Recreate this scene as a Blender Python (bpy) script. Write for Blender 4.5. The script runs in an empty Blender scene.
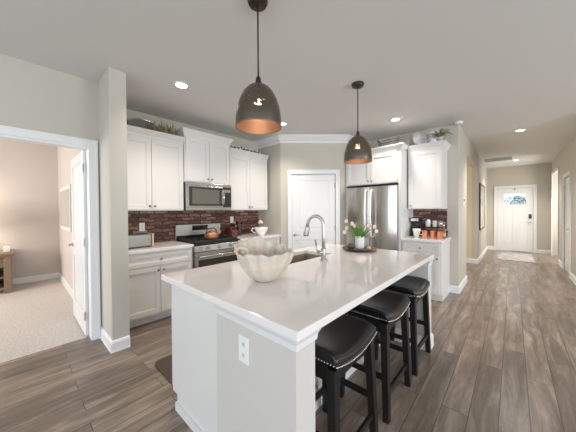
import bpy, bmesh, math, random
from mathutils import Vector, Matrix
random.seed(7)
PI = math.pi
S = bpy.context.scene
C = S.collection

# ------------------------------------------------------------------ camera, world, lights
cam = bpy.data.cameras.new('camera'); cam.sensor_width = 36; cam.lens = 15.5; cam.shift_y = -2.4 / 576
cam.clip_start = 0.05; cam.clip_end = 200
co = bpy.data.objects.new('camera', cam); C.objects.link(co)
co.location = (0, 0, 1.36)
co.rotation_euler = (Matrix.Rotation(math.radians(42.2), 3, 'Z') @ Matrix.Rotation(math.radians(89.3), 3, 'X') @ Matrix.Rotation(math.radians(-0.38), 3, 'Z')).to_euler()
S.camera = co
S.view_settings.view_transform = 'Standard'; S.view_settings.look = 'None'
S.view_settings.gamma = 1; S.view_settings.use_curve_mapping = False
S.view_settings.exposure = 0.35
w = bpy.data.worlds.new('world'); S.world = w; w.use_nodes = True
w.node_tree.nodes['Background'].inputs[0].default_value = (0.62, 0.82, 1, 1)
w.node_tree.nodes['Background'].inputs[1].default_value = 1.6

def area(name, loc, rot, sx, sy, power, col=(1, 1, 1)):
    l = bpy.data.lights.new(name, 'AREA'); l.shape = 'RECTANGLE'; l.size = sx; l.size_y = sy
    l.energy = power; l.color = col
    o = bpy.data.objects.new(name, l); C.objects.link(o); o.location = loc; o.rotation_euler = rot
    return o
R = math.radians
# daylight through the windows of the great room behind the camera and to its right
for wx, pw_ in ((-1.9, 34), (0.6, 46), (3.1, 52)):
    area('window_daylight', (wx, -4.42, 1.45), (R(97), 0, 0), 1.5, 2.0, pw_, (0.86, 0.93, 1.0))
for wy, pw_ in ((-2.4, 22), (0.4, 44), (3.0, 100)):
    area('window_daylight', (4.92, wy, 1.45), (R(97), 0, R(90)), 1.6, 2.0, pw_, (0.95, 0.97, 1.0))
area('bedroom_fill', (-5.3, -2.92, 1.5), (R(90), 0, 0), 1.6, 1.6, 82, (0.98, 0.96, 0.95))  # added area lamp lighting the bedroom; the wall behind it has no window
area('side_room_warm_light', (-2.35, 6.75, 1.5), (R(90), 0, R(-90)), 1.2, 1.6, 16, (1.0, 0.93, 0.82))  # warm area lamp inside the closed side room, out of view
area('entry_side_fill', (1.72, 9.75, 1.5), (R(90), 0, R(90)), 0.9, 1.6, 34, (1.0, 0.97, 0.92))  # added fill in the windowless nook, brightens the end of the hall

# ------------------------------------------------------------------ materials
def M(name, col=(0.8, 0.8, 0.8), rough=0.5, metal=0.0, spec=0.5, emit=None, estr=0, trans=0, coat=0, noise=None, bump=None, alpha=1):
    m = bpy.data.materials.new(name); m.use_nodes = True
    nt = m.node_tree; b = nt.nodes['Principled BSDF']
    b.inputs['Base Color'].default_value = (*col, 1); b.inputs['Roughness'].default_value = rough
    b.inputs['Metallic'].default_value = metal; b.inputs['Specular IOR Level'].default_value = spec
    b.inputs['Transmission Weight'].default_value = trans; b.inputs['Coat Weight'].default_value = coat
    b.inputs['Alpha'].default_value = alpha
    if emit: b.inputs['Emission Color'].default_value = (*emit, 1); b.inputs['Emission Strength'].default_value = estr
    if noise or bump:
        tc = nt.nodes.new('ShaderNodeTexCoord')
    if noise:      # (scale, second colour, contrast lo, hi, stretch)
        sc, c2, lo, hi, st = noise
        mp = nt.nodes.new('ShaderNodeMapping'); mp.inputs['Scale'].default_value = st
        n = nt.nodes.new('ShaderNodeTexNoise'); n.inputs['Scale'].default_value = sc; n.inputs['Detail'].default_value = 5
        r = nt.nodes.new('ShaderNodeValToRGB'); r.color_ramp.elements[0].position = lo; r.color_ramp.elements[1].position = hi
        r.color_ramp.elements[0].color = (*col, 1); r.color_ramp.elements[1].color = (*c2, 1)
        nt.links.new(tc.outputs['Object'], mp.inputs[0]); nt.links.new(mp.outputs[0], n.inputs['Vector'])
        nt.links.new(n.outputs[0], r.inputs[0]); nt.links.new(r.outputs[0], b.inputs['Base Color'])
    if bump:       # (scale, strength)
        n2 = nt.nodes.new('ShaderNodeTexNoise'); n2.inputs['Scale'].default_value = bump[0]; n2.inputs['Detail'].default_value = 4
        bp = nt.nodes.new('ShaderNodeBump'); bp.inputs['Strength'].default_value = bump[1]; bp.inputs['Distance'].default_value = 0.01
        nt.links.new(tc.outputs['Object'], n2.inputs['Vector'])
        nt.links.new(n2.outputs[0], bp.inputs['Height']); nt.links.new(bp.outputs[0], b.inputs['Normal'])
    return m

wall_m = M('wall_paint', (0.55, 0.515, 0.45), 0.75, bump=(180, 0.05))
bed_m = M('bedroom_paint', (0.60, 0.545, 0.505), 0.8, bump=(180, 0.05))
ceil_m = M('ceiling_paint', (0.72, 0.71, 0.69), 0.85, bump=(140, 0.06))
trim_m = M('trim_paint', (0.80, 0.80, 0.80), 0.4)
cab_m = M('cabinet_paint', (0.77, 0.75, 0.73), 0.38)
door_m = M('door_paint', (0.79, 0.79, 0.79), 0.42)
quartz_m = M('quartz', (0.87, 0.83, 0.81), 0.06, spec=0.6, noise=(2.2, (0.80, 0.76, 0.74), 0.5, 0.72, (1, 1, 1)))
steel_m = M('stainless_steel', (0.44, 0.42, 0.395), 0.22, 1.0, noise=(6, (0.54, 0.52, 0.49), 0.3, 0.7, (40, 40, 0.6)))
steel_d = M('stainless_smooth', (0.66, 0.66, 0.66), 0.16, 1.0)
guard_m = M('matte_steel', (0.62, 0.60, 0.57), 0.45, 0.7)
handle_m = M('satin_handle', (0.90, 0.88, 0.85), 0.42, 0.6)
chrome_m = M('brushed_nickel', (0.50, 0.49, 0.47), 0.36, 1.0)
knob_m = M('knob_nickel', (0.32, 0.30, 0.28), 0.3, 1.0)
black_m = M('black_enamel', (0.012, 0.012, 0.013), 0.25)
iron_m = M('cast_iron', (0.03, 0.03, 0.032), 0.5)
bglass_m = M('black_glass', (0.02, 0.018, 0.016), 0.06, spec=0.8)
mglass_m = M('microwave_glass', (0.13, 0.12, 0.10), 0.12, spec=0.7)
leather_m = M('black_leather', (0.010, 0.010, 0.011), 0.22, spec=0.8, bump=(90, 0.15))
stoolw_m = M('black_wood', (0.010, 0.009, 0.009), 0.35)
brass_m = M('nailhead_nickel', (0.75, 0.74, 0.70), 0.25, 1.0)
copper_m = M('copper', (0.80, 0.38, 0.22), 0.28, 1.0)
kettle_m = M('kettle_copper', (0.42, 0.20, 0.12), 0.42, 0.7)
bronze_m = M('bronze', (0.06, 0.047, 0.038), 0.38, 0.7)
white_c = M('white_ceramic', (0.85, 0.84, 0.82), 0.15)
plate_m = M('glazed_plate', (0.68, 0.67, 0.68), 0.2, noise=(8, (0.52, 0.51, 0.53), 0.45, 0.6, (1, 1, 1)))
plastic_m = M('white_plastic', (0.86, 0.86, 0.86), 0.35)
dark_m = M('dark_slot', (0.02, 0.02, 0.02), 0.6)
leaf_m = M('leaf', (0.10, 0.24, 0.035), 0.5, noise=(12, (0.28, 0.42, 0.10), 0.4, 0.65, (1, 1, 1)))
leaf2_m = M('spider_leaf', (0.10, 0.16, 0.05), 0.5, noise=(14, (0.38, 0.40, 0.20), 0.4, 0.65, (1, 1, 1)))
stem_m = M('stem', (0.16, 0.32, 0.07), 0.5)
pink_m = M('pink_petal', (0.86, 0.60, 0.54), 0.6, noise=(20, (0.90, 0.76, 0.70), 0.4, 0.6, (1, 1, 1)))
wood_m = M('oak', (0.28, 0.19, 0.125), 0.5, noise=(5, (0.19, 0.125, 0.08), 0.35, 0.7, (1, 8, 8)))
tray_m = M('dark_walnut', (0.10, 0.035, 0.022), 0.3, noise=(6, (0.05, 0.018, 0.012), 0.35, 0.7, (1, 8, 1)))
drift_m = M('driftwood', (0.42, 0.30, 0.20), 0.8, noise=(20, (0.25, 0.17, 0.11), 0.35, 0.7, (1, 1, 1)))
dried_m = M('dried_stalks', (0.40, 0.30, 0.17), 0.8, noise=(25, (0.20, 0.17, 0.08), 0.4, 0.6, (1, 1, 1)))
galv_m = M('galvanised', (0.30, 0.29, 0.26), 0.45, 0.6)
wire_m = M('rusty_wire', (0.12, 0.10, 0.09), 0.6, 0.4)
basket_m = M('dark_basket', (0.10, 0.085, 0.07), 0.8)
mat_m = M('brown_mat', (0.085, 0.055, 0.04), 0.75, bump=(120, 0.4))
carpet_m = M('carpet', (0.74, 0.69, 0.645), 0.95, noise=(60, (0.58, 0.52, 0.47), 0.35, 0.65, (1, 1, 1)), bump=(160, 0.8))
rug_m = M('entry_rug', (0.50, 0.48, 0.46), 0.95, noise=(9, (0.34, 0.32, 0.30), 0.42, 0.60, (1, 1, 1)), bump=(150, 0.5))
sinkin_m = M('sink_steel', (0.52, 0.45, 0.36), 0.35, 0.6)
canvas_m = M('canvas_back', (0.45, 0.42, 0.38), 0.7)
mirror_m = M('mirror', (0.82, 0.76, 0.68), 0.22, 0.75)
frame_m = M('espresso_frame', (0.05, 0.035, 0.028), 0.4)
shade_m = M('linen_shade', (0.9, 0.85, 0.75), 0.8, emit=(1, 0.84, 0.62), estr=1.1)
lens_m = M('lamp_lens', (1, 1, 1), 0.4, emit=(1, 0.93, 0.82), estr=14)
bulb_m = M('bulb', (1, 1, 1), 0.4, emit=(1, 0.78, 0.5), estr=22)
vent_m = M('vent_slot', (0.25, 0.25, 0.26), 0.6)
shell_m = M('shell', (0.70, 0.60, 0.48), 0.34, noise=(7, (0.58, 0.53, 0.46), 0.35, 0.65, (1, 1, 2)), bump=(38, 0.7))
glass_m = M('clear_glass', (1, 1, 1), 0.02, trans=1)
pane_m = M('door_glass', (0.96, 0.98, 1), 0.05, trans=1)
toast_m = M('toaster_end', (0.62, 0.45, 0.28), 0.4)
toastb_m = M('toaster_steel', (0.24, 0.23, 0.215), 0.4, 0.8)
block_m = M('knife_block_wood', (0.14, 0.035, 0.03), 0.4)
bush_m = M('outdoor_shrub', (0.03, 0.12, 0.05), 0.7)
bottle_m = M('amber_bottle', (0.22, 0.10, 0.04), 0.15, coat=0.5)

def plank_mat():
    m = bpy.data.materials.new('plank_floor'); m.use_nodes = True; nt = m.node_tree; L = nt.links
    b = nt.nodes['Principled BSDF']; tc = nt.nodes.new('ShaderNodeTexCoord')
    mp = nt.nodes.new('ShaderNodeMapping'); mp.inputs['Rotation'].default_value = (0, 0, R(90)); mp.inputs['Location'].default_value = (0.31, 0.063, 0)
    br = nt.nodes.new('ShaderNodeTexBrick'); br.offset = 0.37; br.offset_frequency = 2; br.squash = 1
    br.inputs['Scale'].default_value = 1; br.inputs['Brick Width'].default_value = 1.22; br.inputs['Row Height'].default_value = 0.15
    br.inputs['Mortar Size'].default_value = 0.0022; br.inputs['Mortar Smooth'].default_value = 0.3; br.inputs['Bias'].default_value = 0
    br.inputs['Color1'].default_value = (0, 0, 0, 1); br.inputs['Color2'].default_value = (1, 1, 1, 1); br.inputs['Mortar'].default_value = (0.5, 0.5, 0.5, 1)
    L.new(tc.outputs['Object'], mp.inputs[0]); L.new(mp.outputs[0], br.inputs['Vector'])
    # grain: noise stretched along the boards, shifted per board
    mp2 = nt.nodes.new('ShaderNodeMapping'); mp2.inputs['Scale'].default_value = (9, 1.1, 1)
    add = nt.nodes.new('ShaderNodeVectorMath'); add.operation = 'ADD'
    sc = nt.nodes.new('ShaderNodeVectorMath'); sc.operation = 'SCALE'; sc.inputs['Scale'].default_value = 9
    L.new(br.outputs['Color'], sc.inputs[0]); L.new(tc.outputs['Object'], mp2.inputs[0])
    L.new(mp2.outputs[0], add.inputs[0]); L.new(sc.outputs[0], add.inputs[1])
    n = nt.nodes.new('ShaderNodeTexNoise'); n.inputs['Scale'].default_value = 1.6; n.inputs['Detail'].default_value = 8; n.inputs['Roughness'].default_value = 0.65; n.inputs['Distortion'].default_value = 0.6
    L.new(add.outputs[0], n.inputs['Vector'])
    r = nt.nodes.new('ShaderNodeValToRGB'); e = r.color_ramp.elements
    e[0].position = 0.24; e[0].color = (0.092, 0.065, 0.048, 1); e[1].position = 0.72; e[1].color = (0.40, 0.325, 0.262, 1)
    x = e.new(0.5); x.color = (0.215, 0.165, 0.130, 1)
    L.new(n.outputs[0], r.inputs[0])
    hs = nt.nodes.new('ShaderNodeHueSaturation')
    mr = nt.nodes.new('ShaderNodeMapRange'); mr.inputs['To Min'].default_value = 0.80; mr.inputs['To Max'].default_value = 1.20
    L.new(br.outputs['Color'], mr.inputs[0]); L.new(mr.outputs[0], hs.inputs['Value']); L.new(r.outputs[0], hs.inputs['Color'])
    mx = nt.nodes.new('ShaderNodeMixRGB'); mx.inputs[2].default_value = (0.035, 0.028, 0.024, 1)
    L.new(br.outputs['Fac'], mx.inputs[0]); L.new(hs.outputs[0], mx.inputs[1]); L.new(mx.outputs[0], b.inputs['Base Color'])
    b.inputs['Roughness'].default_value = 0.28
    bp = nt.nodes.new('ShaderNodeBump'); bp.inputs['Strength'].default_value = 0.12; bp.inputs['Distance'].default_value = 0.004
    L.new(n.outputs[0], bp.inputs['Height']); L.new(bp.outputs[0], b.inputs['Normal'])
    return m

def brick_mat():
    m = bpy.data.materials.new('reclaimed_brick'); m.use_nodes = True; nt = m.node_tree; L = nt.links
    b = nt.nodes['Principled BSDF']; tc = nt.nodes.new('ShaderNodeTexCoord')
    br = nt.nodes.new('ShaderNodeTexBrick'); br.inputs['Scale'].default_value = 1
    br.inputs['Brick Width'].default_value = 0.20; br.inputs['Row Height'].default_value = 0.054; br.offset = 0.43
    br.inputs['Mortar Size'].default_value = 0.0075; br.inputs['Color1'].default_value = (0, 0, 0, 1); br.inputs['Color2'].default_value = (1, 1, 1, 1)
    br.inputs['Mortar'].default_value = (0.5, 0.5, 0.5, 1)
    mp = nt.nodes.new('ShaderNodeMapping'); mp.inputs['Rotation'].default_value = (R(-90), 0, 0)
    wn = nt.nodes.new('ShaderNodeTexNoise'); wn.inputs['Scale'].default_value = 9
    ws = nt.nodes.new('ShaderNodeVectorMath'); ws.operation = 'SCALE'; ws.inputs['Scale'].default_value = 0.055
    wa = nt.nodes.new('ShaderNodeVectorMath'); wa.operation = 'ADD'
    L.new(tc.outputs['Object'], mp.inputs[0]); L.new(mp.outputs[0], wn.inputs['Vector']); L.new(wn.outputs['Color'], ws.inputs[0])
    L.new(mp.outputs[0], wa.inputs[0]); L.new(ws.outputs[0], wa.inputs[1]); L.new(wa.outputs[0], br.inputs['Vector'])
    n = nt.nodes.new('ShaderNodeTexNoise'); n.inputs['Scale'].default_value = 20; n.inputs['Detail'].default_value = 7; n.inputs['Roughness'].default_value = 0.85
    mp2 = nt.nodes.new('ShaderNodeMapping'); mp2.inputs['Scale'].default_value = (0.7, 1, 2.2)
    L.new(tc.outputs['Object'], mp2.inputs[0]); L.new(mp2.outputs[0], n.inputs['Vector'])
    ad = nt.nodes.new('ShaderNodeMath'); ad.operation = 'MULTIPLY_ADD'; ad.inputs[1].default_value = 0.36
    L.new(br.outputs['Color'], ad.inputs[0])
    sb = nt.nodes.new('ShaderNodeMath'); sb.operation = 'SUBTRACT'; sb.inputs[1].default_value = 0.14
    L.new(n.outputs[0], sb.inputs[0]); L.new(sb.outputs[0], ad.inputs[2])
    r = nt.nodes.new('ShaderNodeValToRGB'); e = r.color_ramp.elements
    e[0].position = 0.2; e[0].color = (0.035, 0.022, 0.02, 1); e[1].position = 0.80; e[1].color = (0.47, 0.35, 0.29, 1)
    for p, c in ((0.36, (0.08, 0.032, 0.025)), (0.50, (0.19, 0.075, 0.050)), (0.64, (0.29, 0.145, 0.105))):
        x = e.new(p); x.color = (*c, 1)
    L.new(ad.outputs[0], r.inputs[0])
    mx = nt.nodes.new('ShaderNodeMixRGB'); mx.inputs[2].default_value = (0.035, 0.025, 0.022, 1)
    L.new(br.outputs['Fac'], mx.inputs[0]); L.new(r.outputs[0], mx.inputs[1]); L.new(mx.outputs[0], b.inputs['Base Color'])
    b.inputs['Roughness'].default_value = 0.6
    bp = nt.nodes.new('ShaderNodeBump'); bp.inputs['Strength'].default_value = 0.5; bp.inputs['Distance'].default_value = 0.01
    iv = nt.nodes.new('ShaderNodeMath'); iv.operation = 'SUBTRACT'
    L.new(n.outputs[0], iv.inputs[0]); L.new(br.outputs['Fac'], iv.inputs[1])
    L.new(iv.outputs[0], bp.inputs['Height']); L.new(bp.outputs[0], b.inputs['Normal'])
    return m

def hole_dir(nt, tc):     # direction from the bulb, so outer skin and lining are drilled in the same places
    sb = nt.nodes.new('ShaderNodeVectorMath'); sb.operation = 'SUBTRACT'; sb.inputs[1].default_value = (0, 0, 0.12)
    nm = nt.nodes.new('ShaderNodeVectorMath'); nm.operation = 'NORMALIZE'
    nt.links.new(tc.outputs['Object'], sb.inputs[0]); nt.links.new(sb.outputs[0], nm.inputs[0]); return nm.outputs[0]
def shade_mat():   # hammered metal drilled with small holes that let the bulb's light through
    m = bpy.data.materials.new('pierced_bronze'); m.use_nodes = True; nt = m.node_tree; L = nt.links
    b = nt.nodes['Principled BSDF']; tc = nt.nodes.new('ShaderNodeTexCoord')
    b.inputs['Base Color'].default_value = (0.20, 0.175, 0.145, 1); b.inputs['Metallic'].default_value = 1.0; b.inputs['Roughness'].default_value = 0.27
    v = nt.nodes.new('ShaderNodeTexVoronoi'); v.inputs['Scale'].default_value = 19
    L.new(hole_dir(nt, tc), v.inputs['Vector'])
    lt = nt.nodes.new('ShaderNodeMath'); lt.operation = 'LESS_THAN'; lt.inputs[1].default_value = 0.31
    L.new(v.outputs['Distance'], lt.inputs[0])
    n = nt.nodes.new('ShaderNodeTexNoise'); n.inputs['Scale'].default_value = 16
    L.new(tc.outputs['Object'], n.inputs['Vector'])
    g = nt.nodes.new('ShaderNodeMath'); g.operation = 'GREATER_THAN'; g.inputs[1].default_value = 0.42
    L.new(n.outputs[0], g.inputs[0])
    sp = nt.nodes.new('ShaderNodeSeparateXYZ'); L.new(tc.outputs['Object'], sp.inputs[0])
    g2 = nt.nodes.new('ShaderNodeMath'); g2.operation = 'GREATER_THAN'; g2.inputs[1].default_value = 0.085
    L.new(sp.outputs['Z'], g2.inputs[0])
    m1 = nt.nodes.new('ShaderNodeMath'); m1.operation = 'MULTIPLY'; m2 = nt.nodes.new('ShaderNodeMath'); m2.operation = 'MULTIPLY'
    L.new(lt.outputs[0], m1.inputs[0]); L.new(g.outputs[0], m1.inputs[1]); L.new(m1.outputs[0], m2.inputs[0]); L.new(g2.outputs[0], m2.inputs[1])
    iv = nt.nodes.new('ShaderNodeMath'); iv.operation = 'SUBTRACT'; iv.inputs[0].default_value = 1
    L.new(m2.outputs[0], iv.inputs[1]); L.new(iv.outputs[0], b.inputs['Alpha'])
    return m
plank_m = plank_mat(); brick_m = brick_mat(); pierced_m = shade_mat()
liner_m = M('copper_liner', (0.46, 0.29, 0.20), 0.40, 0.6)
# the liner shares the holes, so the bulb glitters through both skins
def liner_holes():
    nt = liner_m.node_tree; src = pierced_m.node_tree
    b = nt.nodes['Principled BSDF']; L = nt.links
    tc = nt.nodes.new('ShaderNodeTexCoord'); v = nt.nodes.new('ShaderNodeTexVoronoi'); v.inputs['Scale'].default_value = 19
    lt = nt.nodes.new('ShaderNodeMath'); lt.operation = 'GREATER_THAN'; lt.inputs[1].default_value = 0.31
    sp = nt.nodes.new('ShaderNodeSeparateXYZ'); g = nt.nodes.new('ShaderNodeMath'); g.operation = 'LESS_THAN'; g.inputs[1].default_value = 0.085
    mxx = nt.nodes.new('ShaderNodeMath'); mxx.operation = 'MAXIMUM'
    L.new(hole_dir(nt, tc), v.inputs['Vector']); L.new(v.outputs['Distance'], lt.inputs[0])
    L.new(tc.outputs['Object'], sp.inputs[0]); L.new(sp.outputs['Z'], g.inputs[0])
    L.new(lt.outputs[0], mxx.inputs[0]); L.new(g.outputs[0], mxx.inputs[1]); L.new(mxx.outputs[0], b.inputs['Alpha'])
liner_holes()

# ------------------------------------------------------------------ helpers
class MB:
    def __init__(s): s.bm = bmesh.new()
    def box(s, x0, x1, y0, y1, z0, z1, m=None):
        vs = [s.bm.verts.new((x, y, z)) for x in (x0, x1) for y in (y0, y1) for z in (z0, z1)]
        for f in ((0, 1, 3, 2), (4, 6, 7, 5), (0, 4, 5, 1), (2, 3, 7, 6), (0, 2, 6, 4), (1, 5, 7, 3)):
            s.bm.faces.new([vs[i] for i in f])
        if m is not None:
            for v in vs: v.co = m @ v.co
        return s
    def flare(s, b, t):       # b=(x0,x1,y0,y1,z) bottom rectangle, t top rectangle
        vs = [s.bm.verts.new((x, y, r[4])) for r in (b, t) for x, y in ((r[0], r[2]), (r[1], r[2]), (r[1], r[3]), (r[0], r[3]))]
        s.bm.faces.new(vs[3::-1]); s.bm.faces.new(vs[4:])
        for i in range(4):
            j = (i + 1) % 4; s.bm.faces.new((vs[i], vs[j], vs[4 + j], vs[4 + i]))
        return s
    def prism(s, pts, lo, hi, axis='z'):
        def P(a, b, c): return {'z': (a, b, c), 'x': (c, a, b), 'y': (a, c, b)}[axis]
        A = [s.bm.verts.new(P(a, b, lo)) for a, b in pts]; B = [s.bm.verts.new(P(a, b, hi)) for a, b in pts]
        s.bm.faces.new(A[::-1]); s.bm.faces.new(B); n = len(pts)
        for i in range(n): j = (i + 1) % n; s.bm.faces.new((A[i], A[j], B[j], B[i]))
        return s
    def tube(s, pts, r, seg=10, cap=True):
        pts = [Vector(p) for p in pts]; rs = r if isinstance(r, (list, tuple)) else [r] * len(pts)
        rings = []; up = None
        for i, p in enumerate(pts):
            t = (pts[min(i + 1, len(pts) - 1)] - pts[max(i - 1, 0)]).normalized()
            if up is None:
                up = Vector((0, 0, 1)) if abs(t.z) < 0.9 else Vector((1, 0, 0))
            a = t.cross(up).normalized(); up = a.cross(t).normalized()
            rings.append([s.bm.verts.new(p + (a * math.cos(2 * PI * k / seg) + up * math.sin(2 * PI * k / seg)) * rs[i]) for k in range(seg)])
        for i in range(len(rings) - 1):
            for k in range(seg):
                j = (k + 1) % seg; s.bm.faces.new((rings[i][k], rings[i][j], rings[i + 1][j], rings[i + 1][k]))
        if cap: s.bm.faces.new(rings[0][::-1]); s.bm.faces.new(rings[-1])
        return s
    def lathe(s, prof, c=(0, 0, 0), seg=32, close=False):
        rings = []
        for r, z in prof:
            if r < 1e-5: rings.append([s.bm.verts.new((c[0], c[1], c[2] + z))])
            else: rings.append([s.bm.verts.new((c[0] + r * math.cos(2 * PI * k / seg), c[1] + r * math.sin(2 * PI * k / seg), c[2] + z)) for k in range(seg)])
        for a, b in zip(rings, rings[1:]):
            for k in range(seg):
                j = (k + 1) % seg
                if len(a) == 1 and len(b) == 1: continue
                if len(a) == 1: s.bm.faces.new((a[0], b[k], b[j]))
                elif len(b) == 1: s.bm.faces.new((a[k], b[0], a[j]))
                else: s.bm.faces.new((a[k], b[k], b[j], a[j]))
        return s
    def ball(s, c, r, sx=1, sy=1, sz=1, seg=12):
        n0 = len(s.bm.verts)
        bmesh.ops.create_uvsphere(s.bm, u_segments=seg, v_segments=max(6, seg * 2 // 3), radius=r, matrix=Matrix.Translation(c) @ Matrix.Diagonal((sx, sy, sz, 1)))
        return s
    def build(s, name, mat, parent=None, bevel=0, smooth=False, solid=0):
        bmesh.ops.recalc_face_normals(s.bm, faces=s.bm.faces)
        me = bpy.data.meshes.new(name); s.bm.to_mesh(me); s.bm.free()
        o = bpy.data.objects.new(name, me); C.objects.link(o); me.materials.append(mat)
        if smooth:
            for p in me.polygons: p.use_smooth = True
        if solid:
            md = o.modifiers.new('s', 'SOLIDIFY'); md.thickness = solid; md.offset = 0
        if bevel:
            md = o.modifiers.new('b', 'BEVEL'); md.width = bevel; md.segments = 2; md.limit_method = 'ANGLE'; md.angle_limit = R(40)
        if parent: o.parent = parent
        return o

def tag(o, label=None, cat=None, group=None, kind=None):
    if label: o['label'] = label
    if cat: o['category'] = cat
    if group: o['group'] = group
    if kind: o['kind'] = kind
    return o
def thing(name, label, cat, loc=(0, 0, 0), rz=0, group=None):
    o = bpy.data.objects.new(name, None); o.empty_display_size = 0.1; C.objects.link(o)
    o.location = loc; o.rotation_euler = (0, 0, R(rz)); return tag(o, label, cat, group)
def struct(name, mb, mat, bevel=0, label=None, parent=None, smooth=False):
    o = mb.build(name, mat, parent, bevel, smooth)
    if not parent: tag(o, label or name.replace('_', ' '), name.split('_')[0], kind='structure')
    return o
def kids(o): return [c for c in bpy.data.objects if c.parent is o]
def dup(root, loc, rz=None, label=None):
    def cp(o, parent):
        c = o.copy(); C.objects.link(c)
        if parent: c.parent = parent; c.matrix_parent_inverse = o.matrix_parent_inverse
        for k in kids(o): cp(k, c)
        return c
    r = cp(root, None); r.location = loc
    if rz is not None: r.rotation_euler = (0, 0, R(rz))
    if label: r['label'] = label
    return r

H = 2.74
# ------------------------------------------------------------------ setting
struct('floor', MB().box(-3.42, 5.1, -4.6, 11.0, -0.1, 0), plank_m, label='grey brown wood plank floor running from the kitchen down the hallway')
struct('floor_kitchen', MB().box(-4.0, -3.421, 0.70, 3.4, -0.1, 0), plank_m, label='plank floor under the stove wall cabinets')
struct('floor_bedroom', MB().box(-7.1, -3.421, -3.1, 0.70, -0.1, -0.003), carpet_m, label='beige carpet of the bedroom through the open door')
struct('ceiling', MB().box(-7.1, 5.1, -4.6, 11.0, H, H + 0.1), ceil_m, label='pale grey painted ceiling')
# doorway wall, door opening y -0.33..0.50 z 0..2.04
struct('wall_left', MB().box(-3.42, -3.30, 0.548, 0.62, 0, H).box(-3.42, -3.30, -4.6, -0.33, 0, H).box(-3.42, -3.30, -0.33, 0.548, 2.04, H), wall_m, label='greige wall with the bedroom doorway at the left')
struct('wall_column', MB().box(-7.1, -2.862, 0.62, 0.765, 0, H), wall_m, label='wall end standing out like a column between doorway and cabinets')
struct('wall_stove', MB().box(-3.96, -3.84, 0.765, 3.45, 0, H), wall_m, label='wall behind the stove and upper cabinets')
struct('wall_bedroom', MB().box(-7.07, -6.95, -3.1, 0.62, 0, H).box(-7.07, -3.42, -3.22, -3.1, 0, H), bed_m, label='warm beige wall of the bedroom')
struct('wall_bedroom_side', MB().box(-6.95, -3.42, 0.612, 0.62, 0, H), bed_m, label='warm beige side wall behind the open bedroom door')
struct('wall_pantry_side', MB().box(-3.84, -3.2, 3.33, 3.45, 0, H), wall_m, label='short wall to the right of the stove wall cabinets')
# diagonal pantry wall
A = Vector((-3.20, 3.33)); B = Vector((-2.31, 4.17)); L = (B - A).length; ang = math.degrees(math.atan2(B.y - A.y, B.x - A.x))
pw = bpy.data.objects.new('wall_pantry', None)
def onwall(o):
    o.location = (A.x, A.y, 0); o.rotation_euler = (0, 0, R(ang)); return o
dx0, dx1 = 0.205, 1.025      # door opening along the wall
onwall(struct('wall_pantry', MB().box(0, dx0, 0, 0.12, 0, H).box(dx1, L, 0, 0.12, 0, H).box(dx0, dx1, 0, 0.12, 2.04, H), wall_m, label='angled corner wall holding the pantry door'))
struct('wall_pantry_return', MB().box(-2.42, -2.31, 4.17, 4.92, 0, H), wall_m, label='wall between the pantry corner and the refrigerator')
struct('wall_fridge', MB().box(-2.42, -0.65, 4.80, 4.92, 0, H), wall_m, label='wall behind the refrigerator and coffee counter')
struct('wall_hall_left', MB().box(-0.77, -0.65, 4.92, 5.75, 0, H).box(-0.77, -0.65, 7.75, 10.8, 0, H).box(-0.77, -0.65, 5.75, 7.75, 2.40, H), wall_m, label='left wall of the hallway with an uncased opening')
struct('wall_side_room', MB().box(-2.5, -0.77, 7.75, 7.87, 0, H).box(-2.5, -0.77, 5.63, 5.75, 0, H).box(-2.55, -2.43, 5.63, 7.87, 0, H), M('cream_paint', (0.70, 0.60, 0.44), 0.8), label='cream wall inside the opening off the hallway')
fdx0, fdx1 = -0.385, 0.475
struct('wall_end', MB().box(-0.77, fdx0, 10.8, 10.95, 0, H).box(fdx1, 1.9, 10.8, 10.95, 0, H).box(fdx0, fdx1, 10.8, 10.95, 2.04, H), wall_m, label='greige wall around the front door at the hallway end')
# right hall wall: door 7.32..8.14, cased opening 9.12..10.35
struct('wall_hall_right', MB().box(0.85, 0.97, 5.4, 7.42, 0, H).box(0.85, 0.97, 8.24, 9.12, 0, H).box(0.85, 0.97, 7.42, 8.24, 2.04, H).box(0.85, 0.97, 10.45, 10.8, 0, H).box(0.85, 0.97, 9.12, 10.45, 2.34, H)
       .box(0.97, 5.1, 5.4, 5.52, 0, H), wall_m, label='right wall of the hallway')
struct('wall_entry_side', MB().box(1.8, 1.9, 8.9, 10.8, 0, H).box(0.97, 1.8, 8.9, 9.02, 0, H), wall_m, label='wall of the nook off the hallway entry')
struct('wall_closet', MB().box(0.97, 1.5, 7.3, 7.36, 0, H).box(0.97, 1.5, 8.3, 8.36, 0, H).box(1.5, 1.56, 7.3, 8.36, 0, H), wall_m, label='closet wall behind the hallway side door')
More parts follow.
